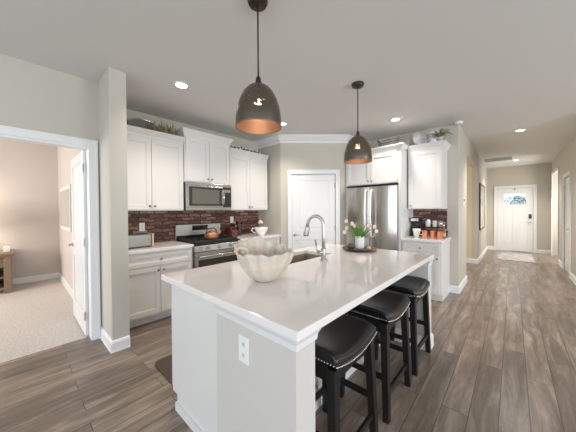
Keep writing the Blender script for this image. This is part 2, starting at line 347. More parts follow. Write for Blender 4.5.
# great-room walls with windows (behind and right of the camera)
mb = MB(); xs = [-3.42, -2.65, -1.15, -0.15, 1.35, 2.35, 3.85, 5.1]
for i in range(0, 7, 2): mb.box(xs[i], xs[i + 1], -4.6, -4.48, 0, H)
for i in (1, 3, 5): mb.box(xs[i], xs[i + 1], -4.6, -4.48, 0, 0.45).box(xs[i], xs[i + 1], -4.6, -4.48, 2.45, H)
struct('wall_back', mb, wall_m, label='window wall of the great room')
mb = MB(); ys = [-4.6, -3.2, -1.6, -0.4, 1.2, 2.2, 3.8, 5.4]
for i in range(0, 7, 2): mb.box(4.98, 5.1, ys[i], ys[i + 1], 0, H)
for i in (1, 3, 5): mb.box(4.98, 5.1, ys[i], ys[i + 1], 0, 0.45).box(4.98, 5.1, ys[i], ys[i + 1], 2.45, H)
struct('wall_right', mb, wall_m, label='window wall on the right of the great room')
for n, (a, b) in enumerate(((-2.65, -1.15), (-0.15, 1.35), (2.35, 3.85))):
    struct('window_%d' % (n + 1), MB().box(a, b, -4.56, -4.5, 0.45, 0.5).box(a, b, -4.56, -4.5, 2.4, 2.45).box(a, a + 0.05, -4.56, -4.5, 0.5, 2.4).box(b - 0.05, b, -4.56, -4.5, 0.5, 2.4).box(a, b, -4.55, -4.51, 1.43, 1.47), trim_m, label='white window frame')
for n, (a, b) in enumerate(((-3.2, -1.6), (-0.4, 1.2), (2.2, 3.8))):
    struct('window_%d' % (n + 4), MB().box(5.0, 5.06, a, b, 0.45, 0.5).box(5.0, 5.06, a, b, 2.4, 2.45).box(5.0, 5.06, a, a + 0.05, 0.5, 2.4).box(5.0, 5.06, b - 0.05, b, 0.5, 2.4).box(5.01, 5.05, a, b, 1.43, 1.47), trim_m, label='white window frame')

# baseboards: run along a polyline on the wall surface, room on the left of travel
def baseboard(name, pts, h=0.115, t=0.015, label='white baseboard', m=None):
    pts = [Vector(p) for p in pts]; n = len(pts); bm = bmesh.new()
    prof = [(0, 0), (t + 0.004, 0), (t + 0.004, 0.012), (t, 0.02), (t, h - 0.025), (t * 0.5, h - 0.008), (0, h)]
    rings = []
    for i, p in enumerate(pts):
        d0 = (pts[i] - pts[i - 1]).normalized() if i else None; d1 = (pts[i + 1] - pts[i]).normalized() if i < n - 1 else None
        n0 = Vector((-d0.y, d0.x)) if d0 else None; n1 = Vector((-d1.y, d1.x)) if d1 else None
        if n0 is None: off = n1
        elif n1 is None: off = n0
        else: off = (n0 + n1); off = off / (off.dot(n0))
        rings.append([bm.verts.new((p.x + off.x * a, p.y + off.y * a, z)) for a, z in prof])
    for a, b in zip(rings, rings[1:]):
        for k in range(len(prof)):
            j = (k + 1) % len(prof); bm.faces.new((a[k], a[j], b[j], b[k]))
    bm.faces.new(rings[0]); bm.faces.new(rings[-1][::-1])
    mb = MB(); mb.bm.free(); mb.bm = bm
    return struct(name, mb, m or trim_m, label=label)
baseboard('baseboard_left', [(-3.30, -4.48), (-3.30, -0.405)][::-1], label='white baseboard left of the bedroom doorway')
baseboard('baseboard_column', [(-2.862, 0.765), (-2.862, 0.62), (-3.30, 0.62), (-3.30, 0.608)], label='white baseboard wrapping the column wall end')
baseboard('baseboard_bedroom', [(-3.45, 0.612), (-6.95, 0.612), (-6.95, -3.1)], label='white baseboard in the bedroom')
baseboard('baseboard_fridge', [(-0.65, 5.75), (-0.65, 4.80), (-0.80, 4.80)], label='white baseboard at the wall corner by the coffee counter')
baseboard('baseboard_hall_left', [(-0.65, 10.8), (-0.65, 7.75), (-0.77, 7.75), (-2.43, 7.75)], label='white baseboard on the far part of the left hallway wall')
baseboard('baseboard_end_left', [(-0.46, 10.8), (-0.65, 10.8)], label='white baseboard left of the front door')
baseboard('baseboard_end_right', [(0.85, 10.8), (0.55, 10.8)], label='white baseboard right of the front door')
baseboard('baseboard_nook', [(0.97, 9.02), (1.8, 9.02), (1.8, 10.8), (0.97, 10.8)], label='white baseboard in the entry nook')
baseboard('baseboard_hall_right', [(0.85, 8.32), (0.85, 9.06)], label='white baseboard between hall door and nook')
baseboard('baseboard_hall_near', [(0.85, 5.4), (0.85, 7.34)], label='white baseboard on the near right hallway wall')

# crown moulding over the pantry corner
def crown(name, pts, label):
    pts = [Vector(p) for p in pts]; n = len(pts); bm = bmesh.new()
    prof = [(0, H), (0.105, H), (0.105, H - 0.02), (0.09, H - 0.03), (0.045, H - 0.085), (0.022, H - 0.10), (0.022, H - 0.125), (0, H - 0.135)]
    rings = []
    for i, p in enumerate(pts):
        d0 = (pts[i] - pts[i - 1]).normalized() if i else None; d1 = (pts[i + 1] - pts[i]).normalized() if i < n - 1 else None
        n0 = Vector((d0.y, -d0.x)) if d0 else None; n1 = Vector((d1.y, -d1.x)) if d1 else None
        off = n1 if n0 is None else n0 if n1 is None else (n0 + n1) / ((n0 + n1).dot(n0))
        rings.append([bm.verts.new((p.x + off.x * a, p.y + off.y * a, z - 0.001)) for a, z in prof])
    for a, b in zip(rings, rings[1:]):
        for k in range(len(prof)):
            j = (k + 1) % len(prof); bm.faces.new((a[k], a[j], b[j], b[k]))
    bm.faces.new(rings[0]); bm.faces.new(rings[-1][::-1])
    mb = MB(); mb.bm.free(); mb.bm = bm
    return struct(name, mb, trim_m, label=label)
crown('trim_1', [(-3.84, 3.33), (-3.20, 3.33), (-2.31, 4.17), (-2.31, 4.80)], 'white crown moulding above the pantry door')

# casings: local frame, wall surface at y=0, casing proud to -y
def casing(mb, x0, x1, z1, w=0.075, t=0.018, z0=0):
    for a, b in ((x0 - w, x0), (x1, x1 + w)):
        mb.box(a, b, -t, 0, z0, z1 + w)
    mb.box(x0, x1, -t, 0, z1, z1 + w)
    mb.box(x0 - w, x0 - w + 0.02, -t - 0.006, -t, z0, z1 + w).box(x1 + w - 0.02, x1 + w, -t - 0.006, -t, z0, z1 + w).box(x0 - w + 0.02, x1 + w - 0.02, -t - 0.006, -t, z1 + w - 0.02, z1 + w)
    return mb
def put(o, x, y, rz): o.location = (x, y, 0); o.rotation_euler = (0, 0, R(rz)); return o
put(struct('trim_2', casing(MB(), -0.33, 0.53, 2.04).box(0.53, 0.548, 0, 0.12, 0, 2.04).box(-0.33, -0.312, 0, 0.12, 0, 2.04).box(-0.312, 0.53, 0, 0.12, 2.022, 2.04), trim_m, label='white door casing around the bedroom doorway'), -3.30, 0, 90)
onwall(struct('trim_3', casing(MB(), dx0, dx1, 2.04), trim_m, label='white casing around the pantry door'))
put(struct('trim_4', casing(MB(), fdx0, fdx1, 2.04), trim_m, label='white casing around the front door'), 0, 10.8, 0)
put(struct('trim_5', casing(MB(), -8.24, -7.42, 2.04), trim_m, label='white casing around the hallway side door'), 0.85, 0, -90)
put(struct('trim_6', casing(MB(), -10.45, -9.12, 2.34, w=0.06), trim_m, label='white casing around the entry nook opening'), 0.85, 0, -90)

# ------------------------------------------------------------------ interior doors
def panel_slab(w, h, panels, t=0.035, hole=None):
    """w along x from 0, front face y=0, back y=t; raised stiles and rails around recessed panels"""
    mb = MB(); e = 0.008
    if hole is None: mb.box(0, w, e, t - e, 0, h)
    else:
        a, b, c, d = hole
        mb.box(0, a, e, t - e, 0, h).box(b, w, e, t - e, 0, h).box(a, b, e, t - e, 0, c).box(a, b, e, t - e, d, h)
    xs = sorted({0, w} | {p[0] for p in panels} | {p[1] for p in panels}); zs = sorted({0, h} | {p[2] for p in panels} | {p[3] for p in panels})
    for i in range(len(xs) - 1):
        for k in range(len(zs) - 1):
            cx = (xs[i] + xs[i + 1]) / 2; cz = (zs[k] + zs[k + 1]) / 2
            if any(p[0] < cx < p[1] and p[2] < cz < p[3] for p in panels): continue
            mb.box(xs[i], xs[i + 1], 0, e, zs[k], zs[k + 1]).box(xs[i], xs[i + 1], t - e, t, zs[k], zs[k + 1])
    for p in panels:
        if hole and abs(p[0] - hole[0]) < 0.01: continue
        g = 0.032
        mb.box(p[0] + g, p[1] - g, 0.003, t - 0.003, p[2] + g, p[3] - g)
    return mb
def lever(parent, x, z, t, sgn=1):
    h = MB()
    for y, s in ((0, -1), (t, 1)):
        h.tube([(x, y, z), (x, y + s * 0.008, z)], 0.027, 16).tube([(x, y, z), (x, y + s * 0.045, z)], 0.009, 10).tube([(x, y + s * 0.045, z), (x + sgn * 0.10, y + s * 0.045, z - 0.004)], [0.009, 0.007], 10)
    o = h.build('door_handle', chrome_m, parent, smooth=True); o['label'] = 'nickel lever handle'; return o
def hinges(parent, x, t, h):
    for z in (0.22, 1.02, h - 0.2):
        o = MB().tube([(x, -0.006, z - 0.045), (x, -0.006, z + 0.045)], 0.007, 8).box(x - 0.016, x + 0.016, -0.002, 0.0, z - 0.044, z + 0.044).build('hinge', chrome_m, parent); o['label'] = 'metal hinge'

def interior_door(name, w, label):
    d = thing(name, label, 'door'); d['kind'] = 'structure'
    pn = [(0.115, w - 0.115, 0.24, 0.80), (0.115, w - 0.115, 1.00, 1.91)]
    panel_slab(w, 2.02, pn).build('door_slab', door_m, d, bevel=0.003)
    return d
# bedroom door: open 90 degrees into the bedroom, hinge at the right jamb
d = interior_door('door_1', 0.84, 'white two panel bedroom door standing open into the bedroom')
d.location = (-3.432, 0.537, 0.01); d.rotation_euler = (0, 0, R(180))
# after the turn local x runs to -x; local y runs to -y; room side faces the camera
lever(d, 0.77, 0.93, 0.035, -1)
for z in (0.22, 1.02, 1.82):
    o = MB().tube([(-0.006, 0.040, z - 0.045), (-0.006, 0.040, z + 0.045)], 0.008, 8).box(-0.012, 0.03, 0.035, 0.038, z - 0.045, z + 0.045).build('hinge', chrome_m, d)
# pantry door
d = interior_door('door_2', dx1 - dx0 - 0.006, 'white two panel pantry door in the angled corner wall')
ux = Vector((math.cos(R(ang)), math.sin(R(ang)), 0)); uy = Vector((-ux.y, ux.x, 0))
d.location = Vector((A.x, A.y, 0.01)) + ux * (dx0 + 0.003) + uy * 0.012; d.rotation_euler = (0, 0, R(ang))
lever(d, 0.055, 0.90, 0.035, 1); hinges(d, dx1 - dx0 - 0.012, 0.035, 2.02)
# hallway side door
d = interior_door('door_3', 0.81, 'white panel door on the right hallway wall')
d.location = (0.862, 8.235, 0.01); d.rotation_euler = (0, 0, R(-90)); lever(d, 0.745, 0.93, 0.035, -1); hinges(d, 0.008, 0.035, 2.02)
# front door
W = fdx1 - fdx0 - 0.006
d = thing('door_4', 'white front door with arched leaded glass window at the hallway end', 'door', (fdx0 + 0.003, 10.815, 0.01)); d['kind'] = 'structure'
hole = (0.17, W - 0.17, 1.50, 1.84)
panel_slab(W, 2.02, [hole, (0.12, W / 2 - 0.05, 0.22, 1.38), (W / 2 + 0.05, W - 0.12, 0.22, 1.38)], 0.045, hole).build('door_slab', door_m, d, bevel=0.003)
MB().box(hole[0], hole[1], 0.018, 0.026, hole[2], hole[3]).build('pane', pane_m, d)
g = MB(); cx = W / 2
for rr in (0.12, 0.2, 0.265):
    g.tube([(cx + rr * math.cos(a), 0.012, 1.515 + rr * 0.98 * math.sin(a)) for a in [PI * i / 14 for i in range(15)]], 0.011, 6)
for a in (30, 60, 90, 120, 150):
    g.tube([(cx + 0.12 * math.cos(R(a)), 0.012, 1.515 + 0.12 * math.sin(R(a))), (cx + 0.265 * math.cos(R(a)), 0.012, 1.515 + 0.25 * math.sin(R(a)))], 0.009, 6)
g.build('leaded_grille', iron_m, d)
f = MB()
for a in ((hole[0] - 0.02, hole[1] + 0.02, -0.008, 0, hole[3], hole[3] + 0.02), (hole[0] - 0.02, hole[1] + 0.02, -0.008, 0, hole[2] - 0.02, hole[2]), (hole[0] - 0.02, hole[0], -0.008, 0, hole[2], hole[3]), (hole[1], hole[1] + 0.02, -0.008, 0, hole[2], hole[3])): f.box(*a)
f.build('window_frame', door_m, d)
MB().box(W - 0.105, W - 0.04, -0.025, 0, 1.05, 1.19).build('keypad_lock', black_m, d, bevel=0.006)['label'] = 'black keypad deadbolt'
MB().tube([(W - 0.07, 0, 0.93), (W - 0.07, -0.045, 0.93)], 0.012, 10).tube([(W - 0.07, -0.045, 0.93), (W - 0.18, -0.045, 0.93)], 0.009, 8).tube([(W - 0.07, 0, 0.93), (W - 0.07, -0.008, 0.93)], 0.03, 14).build('door_handle', chrome_m, d)
MB().box(W / 2 - 0.012, W / 2 + 0.012, -0.02, 0, 1.965, 2.01).build('wreath_hook', black_m, d)
b = MB()
for i in range(60): b.ball((0.50 + random.uniform(-0.5, 0.5), 13 + random.uniform(-0.3, 0.3), random.uniform(-0.15, 1.75)), random.uniform(0.1, 0.2), seg=8)
tag(b.build('shrub', bush_m), 'dark green shrub outside the front door glass', 'shrub')
tag(MB().box(-6, 8, 11.0, 30, -0.2, -0.1).build('lawn', M('lawn', (0.12, 0.2, 0.07), 0.9)), 'lawn outside beyond the front door', 'ground', kind='structure')

# ------------------------------------------------------------------ kitchen cabinets (local: front at y=0, body to +y)
def shaker(x0, x1, z0, z1, fw=0.055, t=0.02):
    mb = MB(); mb.box(x0, x1, -t + 0.011, -0.001, z0, z1)
    mb.box(x0, x0 + fw, -t, -t + 0.011, z0, z1).box(x1 - fw, x1, -t, -t + 0.011, z0, z1)
    mb.box(x0 + fw, x1 - fw, -t, -t + 0.011, z0, z0 + fw).box(x0 + fw, x1 - fw, -t, -t + 0.011, z1 - fw, z1)
    # small ogee step inside the frame
    a, b, c, d = x0 + fw, x1 - fw, z0 + fw, z1 - fw; q = 0.008; y0, y1 = -t + 0.005, -t + 0.011
    mb.box(a, a + q, y0, y1, c, d).box(b - q, b, y0, y1, c, d).box(a + q, b - q, y0, y1, c, c + q).box(a + q, b - q, y0, y1, d - q, d)
    return mb
def knob(x, z, parent, y=-0.02):
    o = MB().lathe([(0.0, 0.0), (0.007, 0.0), (0.006, 0.012), (0.014, 0.018), (0.015, 0.024), (0.010, 0.029), (0.0, 0.030)], seg=14).build('knob', knob_m, parent, smooth=True)
    o.rotation_euler = (R(90), 0, 0); o.location = (x, y, z); return o
def cab(name, label, loc, rz, w, dep, z0, z1, group=None, toe=0, crown_h=0, cat='cabinet', sides=(0, 0)):
    c = thing(name, label, cat, (loc[0], loc[1], 0), rz, group)
    b = MB()
    if toe: b.box(0, w, 0.07, dep, 0.0, toe).box(0, w, 0, dep, toe, z1)
    else: b.box(0, w, 0, dep, z0, z1)
    b.build('body', cab_m, c, bevel=0.0015)
    if crown_h:
        l, r = sides
        m = MB(); m.flare((-0.006 * l, w + 0.006 * r, -0.008, dep, z1 - 0.02), (-0.01 * l, w + 0.01 * r, -0.012, dep, z1)); m.flare((-0.01 * l, w + 0.01 * r, -0.012, dep, z1), (-0.045 * l, w + 0.045 * r, -0.052, dep, z1 + crown_h - 0.012)); m.flare((-0.05 * l, w + 0.05 * r, -0.057, dep, z1 + crown_h - 0.012), (-0.05 * l, w + 0.05 * r, -0.057, dep, z1 + crown_h))
        m.build('crown', cab_m, c)
    return c
def doors(c, x0, x1, z0, z1, n=2, knobs='low', gap=0.003):
    w = (x1 - x0) / n
    for i in range(n):
        a, b = x0 + i * w + gap, x0 + (i + 1) * w - gap
        d = shaker(a, b, z0, z1).build('door', cab_m, c, bevel=0.0012)
        kx = (b - 0.028) if (i == 0 and n == 2) or (n == 1 and knobs.endswith('r')) else (a + 0.028)
        kz = z0 + 0.045 if knobs.startswith('low') else z1 - 0.045
        knob(kx, kz, d)

XF = -3.23   # face of the base cabinets on the stove wall
XU = -3.51   # face of the wall cabinets
c = cab('base_cabinet', 'white shaker base cabinet with wide drawer left of the stove', (XF, 0.77), 90, 0.85, 0.605, 0, 0.875, toe=0.10)
dr = shaker(0.035, 0.825, 0.705, 0.855, fw=0.04).build('drawer', cab_m, c, bevel=0.0012); knob(0.43, 0.78, dr)
doors(c, 0.032, 0.828, 0.125, 0.69, 2, 'high')
c = cab('base_cabinet', 'white base cabinet right of the stove beside the pantry corner', (XF, 2.405), 90, 0.92, 0.605, 0, 0.875, toe=0.10)
for a, b in ((0.02, 0.46), (0.46, 0.90)):
    dr = shaker(a + 0.003, b - 0.003, 0.705, 0.855, fw=0.04).build('drawer', cab_m, c, bevel=0.0012); knob((a + b) / 2, 0.78, dr)
doors(c, 0.02, 0.90, 0.125, 0.69, 2, 'high')
tag(MB().box(-3.838, -3.195, 0.768, 1.622, 0.8755, 0.914).build('worktop', quartz_m, bevel=0.004), 'pale quartz worktop left of the stove', 'worktop')
tag(MB().box(-3.838, -3.195, 2.403, 3.325, 0.8755, 0.914).build('worktop', quartz_m, bevel=0.004), 'pale quartz worktop right of the stove', 'worktop')

c = cab('wall_cabinet', 'white two door wall cabinet left of the microwave, by the column', (XU, 0.77), 90, 0.868, 0.328, 1.37, 2.34, crown_h=0.07)
doors(c, 0.020, 0.856, 1.385, 2.30)
c = cab('wall_cabinet', 'raised white two door cabinet above the microwave', (XU + 0.035, 1.64), 90, 0.76, 0.363, 1.785, 2.47, crown_h=0.07, sides=(1, 1))
doors(c, 0.012, 0.748, 1.80, 2.43)
c = cab('wall_cabinet', 'white two door wall cabinet right of the microwave', (XU, 2.402), 90, 0.878, 0.328, 1.37, 2.34, crown_h=0.07)
doors(c, 0.012, 0.866, 1.385, 2.30)
# light rail under uppers is part of them
tag(MB().box(0.0, 2.545, 0, 0.012, 0.9145, 1.3695).build('backsplash', brick_m), 'reddish brown reclaimed brick backsplash behind the stove', 'backsplash')
bs = bpy.data.objects['backsplash']; bs.location = (-3.827, 0.782, 0); bs.rotation_euler = (0, 0, R(90))

# ------------------------------------------------------------------ range
r_ = thing('gas_range', 'stainless steel gas range with black cooktop between the base cabinets', 'stove', (-3.20, 1.632, 0), 90)
w = 0.762
MB().box(0, w, 0.03, 0.62, 0.03, 0.90).box(0.03, w - 0.03, 0.06, 0.6, 0, 0.03).build('body', steel_m, r_, bevel=0.003)
MB().box(0, w, -0.005, 0.60, 0.9005, 0.918).build('cooktop', black_m, r_, bevel=0.004)
gr = MB()
for k in range(3):
    a = 0.03 + k * 0.238; b = a + 0.228
    gr.box(a, b, 0.03, 0.042, 0.925, 0.945).box(a, b, 0.528, 0.54, 0.925, 0.945).box(a, a + 0.012, 0.042, 0.528, 0.925, 0.945).box(b - 0.012, b, 0.042, 0.528, 0.925, 0.945)
    m_ = (a + b) / 2
    gr.box(m_ - 0.006, m_ + 0.006, 0.042, 0.528, 0.925, 0.945).box(a + 0.012, b - 0.012, 0.155, 0.167, 0.926, 0.944).box(a + 0.012, b - 0.012, 0.40, 0.412, 0.926, 0.944)
    for fx in (a, b - 0.012):
        for fy in (0.03, 0.528): gr.box(fx, fx + 0.012, fy, fy + 0.012, 0.9185, 0.925)
gr.build('grate', iron_m, r_)
for bx, by in ((0.14, 0.16), (0.14, 0.41), (0.38, 0.28), (0.62, 0.16), (0.62, 0.41)):
    MB().lathe([(0, 0), (0.045, 0), (0.045, 0.008), (0.03, 0.012), (0, 0.012)], (bx, by, 0.9185), 20).build('burner', iron_m, r_)
MB().prism([(0.60, 0.90), (0.60, 1.15), (0.555, 1.15), (0.575, 0.90)], 0.0, w, 'x').build('backguard', guard_m, r_, bevel=0.004)
MB().prism([(0.5535, 1.135), (0.5625, 1.055), (0.556, 1.055), (0.547, 1.135)], 0.255, 0.52, 'x').build('clock_display', bglass_m, r_)
MB().box(0.005, w - 0.005, 0.556, 0.5665, 0.905, 0.985).build('backguard_base', black_m, r_)
cp = MB().prism([(0.03, 0.895), (-0.022, 0.885), (-0.032, 0.80), (0.03, 0.80)], 0, w, 'x').build('control_panel', steel_d, r_, bevel=0.003)
for kx in (0.10, 0.19, 0.38, 0.57, 0.66):
    kk = MB().lathe([(0, 0), (0.024, 0), (0.022, 0.03), (0.0, 0.031)], seg=18).box(-0.004, 0.004, -0.021, 0.021, 0.031, 0.036).build('burner_knob', chrome_m, cp)
    kk.location = (kx, -0.027, 0.842); kk.rotation_euler = (R(90 - 6), 0, 0)
od = MB().box(0.005, w - 0.005, -0.02, 0.028, 0.20, 0.79).build('oven_door', steel_m, r_, bevel=0.004)
MB().box(0.05, w - 0.05, -0.0235, -0.0205, 0.26, 0.685).build('oven_window', bglass_m, od)
MB().tube([(0.05, -0.065, 0.735), (w - 0.05, -0.065, 0.735)], 0.013, 12).tube([(0.08, -0.065, 0.735), (0.08, -0.02, 0.735)], 0.009, 8).tube([(w - 0.08, -0.065, 0.735), (w - 0.08, -0.02, 0.735)], 0.009, 8).build('oven_handle', steel_d, od, smooth=True)
MB().box(0.005, w - 0.005, -0.02, 0.028, 0.05, 0.19).build('storage_drawer', steel_m, r_, bevel=0.004)

# microwave
mw = thing('microwave', 'stainless over the range microwave under the raised cabinet', 'microwave', (-3.435, 1.641, 0), 90)
MB().box(0, 0.758, 0.03, 0.40, 1.372, 1.783).build('body', black_m, mw, bevel=0.003)
MB().box(0, 0.758, -0.002, 0.0295, 1.735, 1.783).box(0, 0.758, -0.002, 0.0295, 1.372, 1.42).build('trim_panel', steel_m, mw, bevel=0.003)
md = MB().box(0, 0.60, -0.006, 0.0295, 1.421, 1.734).build('door', steel_m, mw, bevel=0.003)
MB().box(0.04, 0.575, -0.009, -0.0065, 1.438, 1.718).build('window_border', bglass_m, md)
MB().box(0.085, 0.53, -0.011, -0.0095, 1.468, 1.69).build('window', mglass_m, md)
MB().tube([(0.585, -0.006, 1.45), (0.585, -0.045, 1.48), (0.585, -0.055, 1.578), (0.585, -0.045, 1.675), (0.585, -0.006, 1.71)], 0.011, 10).build('handle', steel_d, md, smooth=True)
kp = MB().box(0.603, 0.755, -0.006, 0.0295, 1.421, 1.734).build('keypad', bglass_m, mw)
MB().box(0.625, 0.735, -0.008, -0.0065, 1.655, 1.70).build('display', M('display_grey', (0.25, 0.26, 0.27), 0.3), kp)

# ------------------------------------------------------------------ refrigerator wall
fr = thing('refrigerator', 'stainless french door refrigerator beneath the deep white cabinet', 'refrigerator', (-2.265, 4.07, 0), 0)
fw_ = 0.905
MB().box(0.0, fw_, 0.055, 0.66, 0.03, 1.745).box(0.04, fw_ - 0.04, 0.08, 0.6, 0, 0.03).build('body', M('fridge_side', (0.12, 0.12, 0.12), 0.4, 0.5), fr, bevel=0.004)
def bow_panel(x0, x1, z0, z1, yb, yf, bul, n=10):
    pts = [(x0, yb)] + [(x0 + (x1 - x0) * i / n, yf - bul * math.sin(PI * i / n) ** 0.7) for i in range(n + 1)] + [(x1, yb)]
    return MB().prism(pts, z0, z1, 'z')
for i, (a, b) in enumerate(((0.002, 0.450), (0.455, 0.903))):
    dd = bow_panel(a, b, 0.72, 1.755, 0.05, 0.010, 0.028).build('door', steel_m, fr, bevel=0.003, smooth=False)
    hx = 0.405 if i == 0 else 0.50; s = -1 if i == 0 else 1
    pts = [(hx, 0.0, 1.70), (hx + s * 0.0, -0.045, 1.68)] + [(hx - s * 0.0 , -0.05 - 0.028 * math.sin(PI * t / 8), 1.66 - 0.72 * t / 8) for t in range(9)] + [(hx, -0.045, 0.92), (hx, 0.0, 0.90)]
    MB().tube([(x_, y_ - 0.012, z_) for x_, y_, z_ in pts], 0.017, 10).build('handle', handle_m, dd, smooth=True)
dd = bow_panel(0.002, 0.903, 0.06, 0.71, 0.05, 0.004, 0.012).build('freezer_drawer', steel_m, fr, bevel=0.003)
MB().tube([(0.08, 0, 0.64), (0.09, -0.05, 0.64), (0.81, -0.05, 0.64), (0.82, 0, 0.64)], 0.013, 10).build('handle', steel_d, dd, smooth=True)
for hx in (0.02, fw_ - 0.12): MB().box(hx, hx + 0.10, 0.02, 0.12, 1.757, 1.772).build('hinge_cover', black_m, fr)

c = cab('wall_cabinet', 'deep white two door cabinet above the refrigerator', (-2.305, 4.155), 0, 0.945, 0.642, 1.80, 2.34, crown_h=0.07, sides=(0, 0))
doors(c, 0.03, 0.925, 1.815, 2.30)
tag(MB().box(-1.359, -1.318, 4.13, 4.798, 0, 2.34).build('end_panel', cab_m, bevel=0.0015), 'tall white side panel on the right of the refrigerator', 'panel')
p = bpy.data.objects['end_panel']; 
m = MB(); m.flare((-1.3595, -1.315, 4.118, 4.365, 2.3405), (-1.3595, -1.27, 4.075, 4.365, 2.399)).flare((-1.3595, -1.265, 4.07, 4.365, 2.399), (-1.3595, -1.265, 4.07, 4.365, 2.411)); m.build('crown', cab_m, p)

c = cab('wall_cabinet', 'narrow white single door wall cabinet above the coffee counter', (-1.30, 4.43), 0, 0.50, 0.368, 1.37, 2.34, crown_h=0.07, sides=(0, 1))
doors(c, 0.02, 0.485, 1.385, 2.30, 1, 'low')
c = cab('base_cabinet', 'narrow white base cabinet under the coffee counter', (-1.315, 4.15), 0, 0.55, 0.648, 0, 0.875, toe=0.10)
dr = shaker(0.02, 0.53, 0.705, 0.855, fw=0.04).build('drawer', cab_m, c, bevel=0.0012); knob(0.275, 0.78, dr)
doors(c, 0.02, 0.53, 0.125, 0.69, 1, 'highr')
tag(MB().box(-1.316, -0.742, 4.11, 4.798, 0.8755, 0.914).build('worktop', quartz_m, bevel=0.004), 'short quartz worktop of the coffee counter', 'worktop')
o = MB().box(0, 0.515, 0, 0.012, 0.9145, 1.3695).build('backsplash', brick_m); o.location = (-1.317, 4.787, 0)
tag(o, 'brick backsplash behind the coffee counter items', 'backsplash')

# ------------------------------------------------------------------ island
ix0, ix1, iy0, iy1 = -1.84, -0.58, 0.69, 2.81
isl = thing('kitchen_island', 'white kitchen island with grey end walls under the quartz top', 'island', (-1.2, 1.75, 0))
def rel(mb_fn): return mb_fn
def lb(mb, x0, x1, y0, y1, z0, z1): return mb.box(x0 + 1.2, x1 + 1.2, y0 - 1.75, y1 - 1.75, z0, z1)
sx0, sx1, sy0, sy1 = -1.73, -1.38, 1.50, 2.20     # sink bowl
b = MB()
lb(b, -1.775, -1.185, 0.735, 1.46, 0.10, 0.875); lb(b, -1.775, -1.185, 2.24, 2.785, 0.10, 0.875)
lb(b, -1.775, -1.755, 1.46, 2.24, 0.10, 0.875); lb(b, -1.34, -1.185, 1.46, 2.24, 0.10, 0.875); lb(b, -1.755, -1.34, 1.46, 2.24, 0.10, 0.55)
lb(b, -1.705, -1.185, 0.735, 2.785, 0.0, 0.10)
b.build('cabinet_body', cab_m, isl, bevel=0.0015)
wallgrey = M('island_wall_paint', (0.63, 0.60, 0.565), 0.7)
b = MB(); lb(b, -1.184, -0.62, 0.725, 0.85, 0, 0.865); lb(b, -1.184, -0.60, 2.66, 2.785, 0, 0.865); lb(b, -1.184, -1.0, 0.85, 2.66, 0, 0.865)
b.build('knee_wall', wallgrey, isl, bevel=0.002)['label'] = 'grey painted knee wall'
b = MB()   # trim under the worktop on the knee walls
for (x0, x1, y0, y1) in ((-1.184, -0.62, 0.725, 0.85), (-1.184, -0.60, 2.66, 2.785)):
    b = MB()
    X0, X1, Y0, Y1 = x0 + 1.2, x1 + 1.2, y0 - 1.75, y1 - 1.75
    b.flare((X0, X1 + 0.006, Y0 - 0.006, Y1 + 0.006, 0.815), (X0, X1 + 0.009, Y0 - 0.009, Y1 + 0.009, 0.84)).flare((X0, X1 + 0.009, Y0 - 0.009, Y1 + 0.009, 0.84), (X0, X1 + 0.022, Y0 - 0.022, Y1 + 0.022, 0.866)).box(X0, X1 + 0.022, Y0 - 0.022, Y1 + 0.022, 0.866, 0.8752)
    b.build('top_moulding', trim_m, isl)
b = MB()
for (x0, x1, y0, y1) in ((-1.184, -0.60, 2.66, 2.785), (-1.184, -0.62, 0.725, 0.85)):
    X0, X1, Y0, Y1 = x0 + 1.2, x1 + 1.2, y0 - 1.75, y1 - 1.75
    if len(b.bm.verts): b.build('base_moulding', trim_m, isl); b = MB()
    b.flare((X0, X1 + 0.018, Y0 - 0.018, Y1 + 0.018, 0), (X0, X1 + 0.016, Y0 - 0.016, Y1 + 0.016, 0.105)).flare((X0, X1 + 0.016, Y0 - 0.016, Y1 + 0.016, 0.105), (X0, X1 + 0.004, Y0 - 0.004, Y1 + 0.004, 0.13))
b.build('base_moulding', trim_m, isl); b = MB(); lb(b, -1.0, -0.985, 0.868, 2.642, 0, 0.12); b.build('base_moulding', trim_m, isl); b = MB(); lb(b, -1.71, -1.184, 0.722, 0.734, 0, 0.055)
b.build('base_moulding', trim_m, isl)
o = MB().box(-0.062, 0.062, -0.006, 0, -0.088, 0.088).build('outlet_plate', plastic_m, isl, bevel=0.002)
o.location = (-0.942 + 1.2, 0.7245 - 1.75, 0.703); o.scale = (0.62, 1, 0.72)
sock_m = M('socket_face', (0.72, 0.72, 0.72), 0.35)
for zz in (-0.035, 0.035):
    MB().box(-0.018, 0.018, -0.0085, -0.006, zz - 0.016, zz + 0.016).build('socket', sock_m, o, bevel=0.001)
    for xx in (-0.007, 0.005): MB().box(xx, xx + 0.002, -0.0092, -0.0086, zz - 0.004, zz + 0.007).build('slot', dark_m, o)
# doors on the sink side of the island (face -x)
for i, (a, b_) in enumerate(((0.74, 1.14), (1.14, 1.44), (1.46, 1.86), (1.86, 2.24), (2.26, 2.75))):
    dd = shaker(a, b_ - 0.006, 0.125, 0.69).build('door', cab_m, isl, bevel=0.0012)
    dd.rotation_euler = (0, 0, R(-90)); dd.location = (-1.775 + 1.2, -1.75 + a + b_ - 0.006 , 0)
    dd.location = (-1.776 + 1.2, -1.75 + (a + b_ - 0.006), 0)

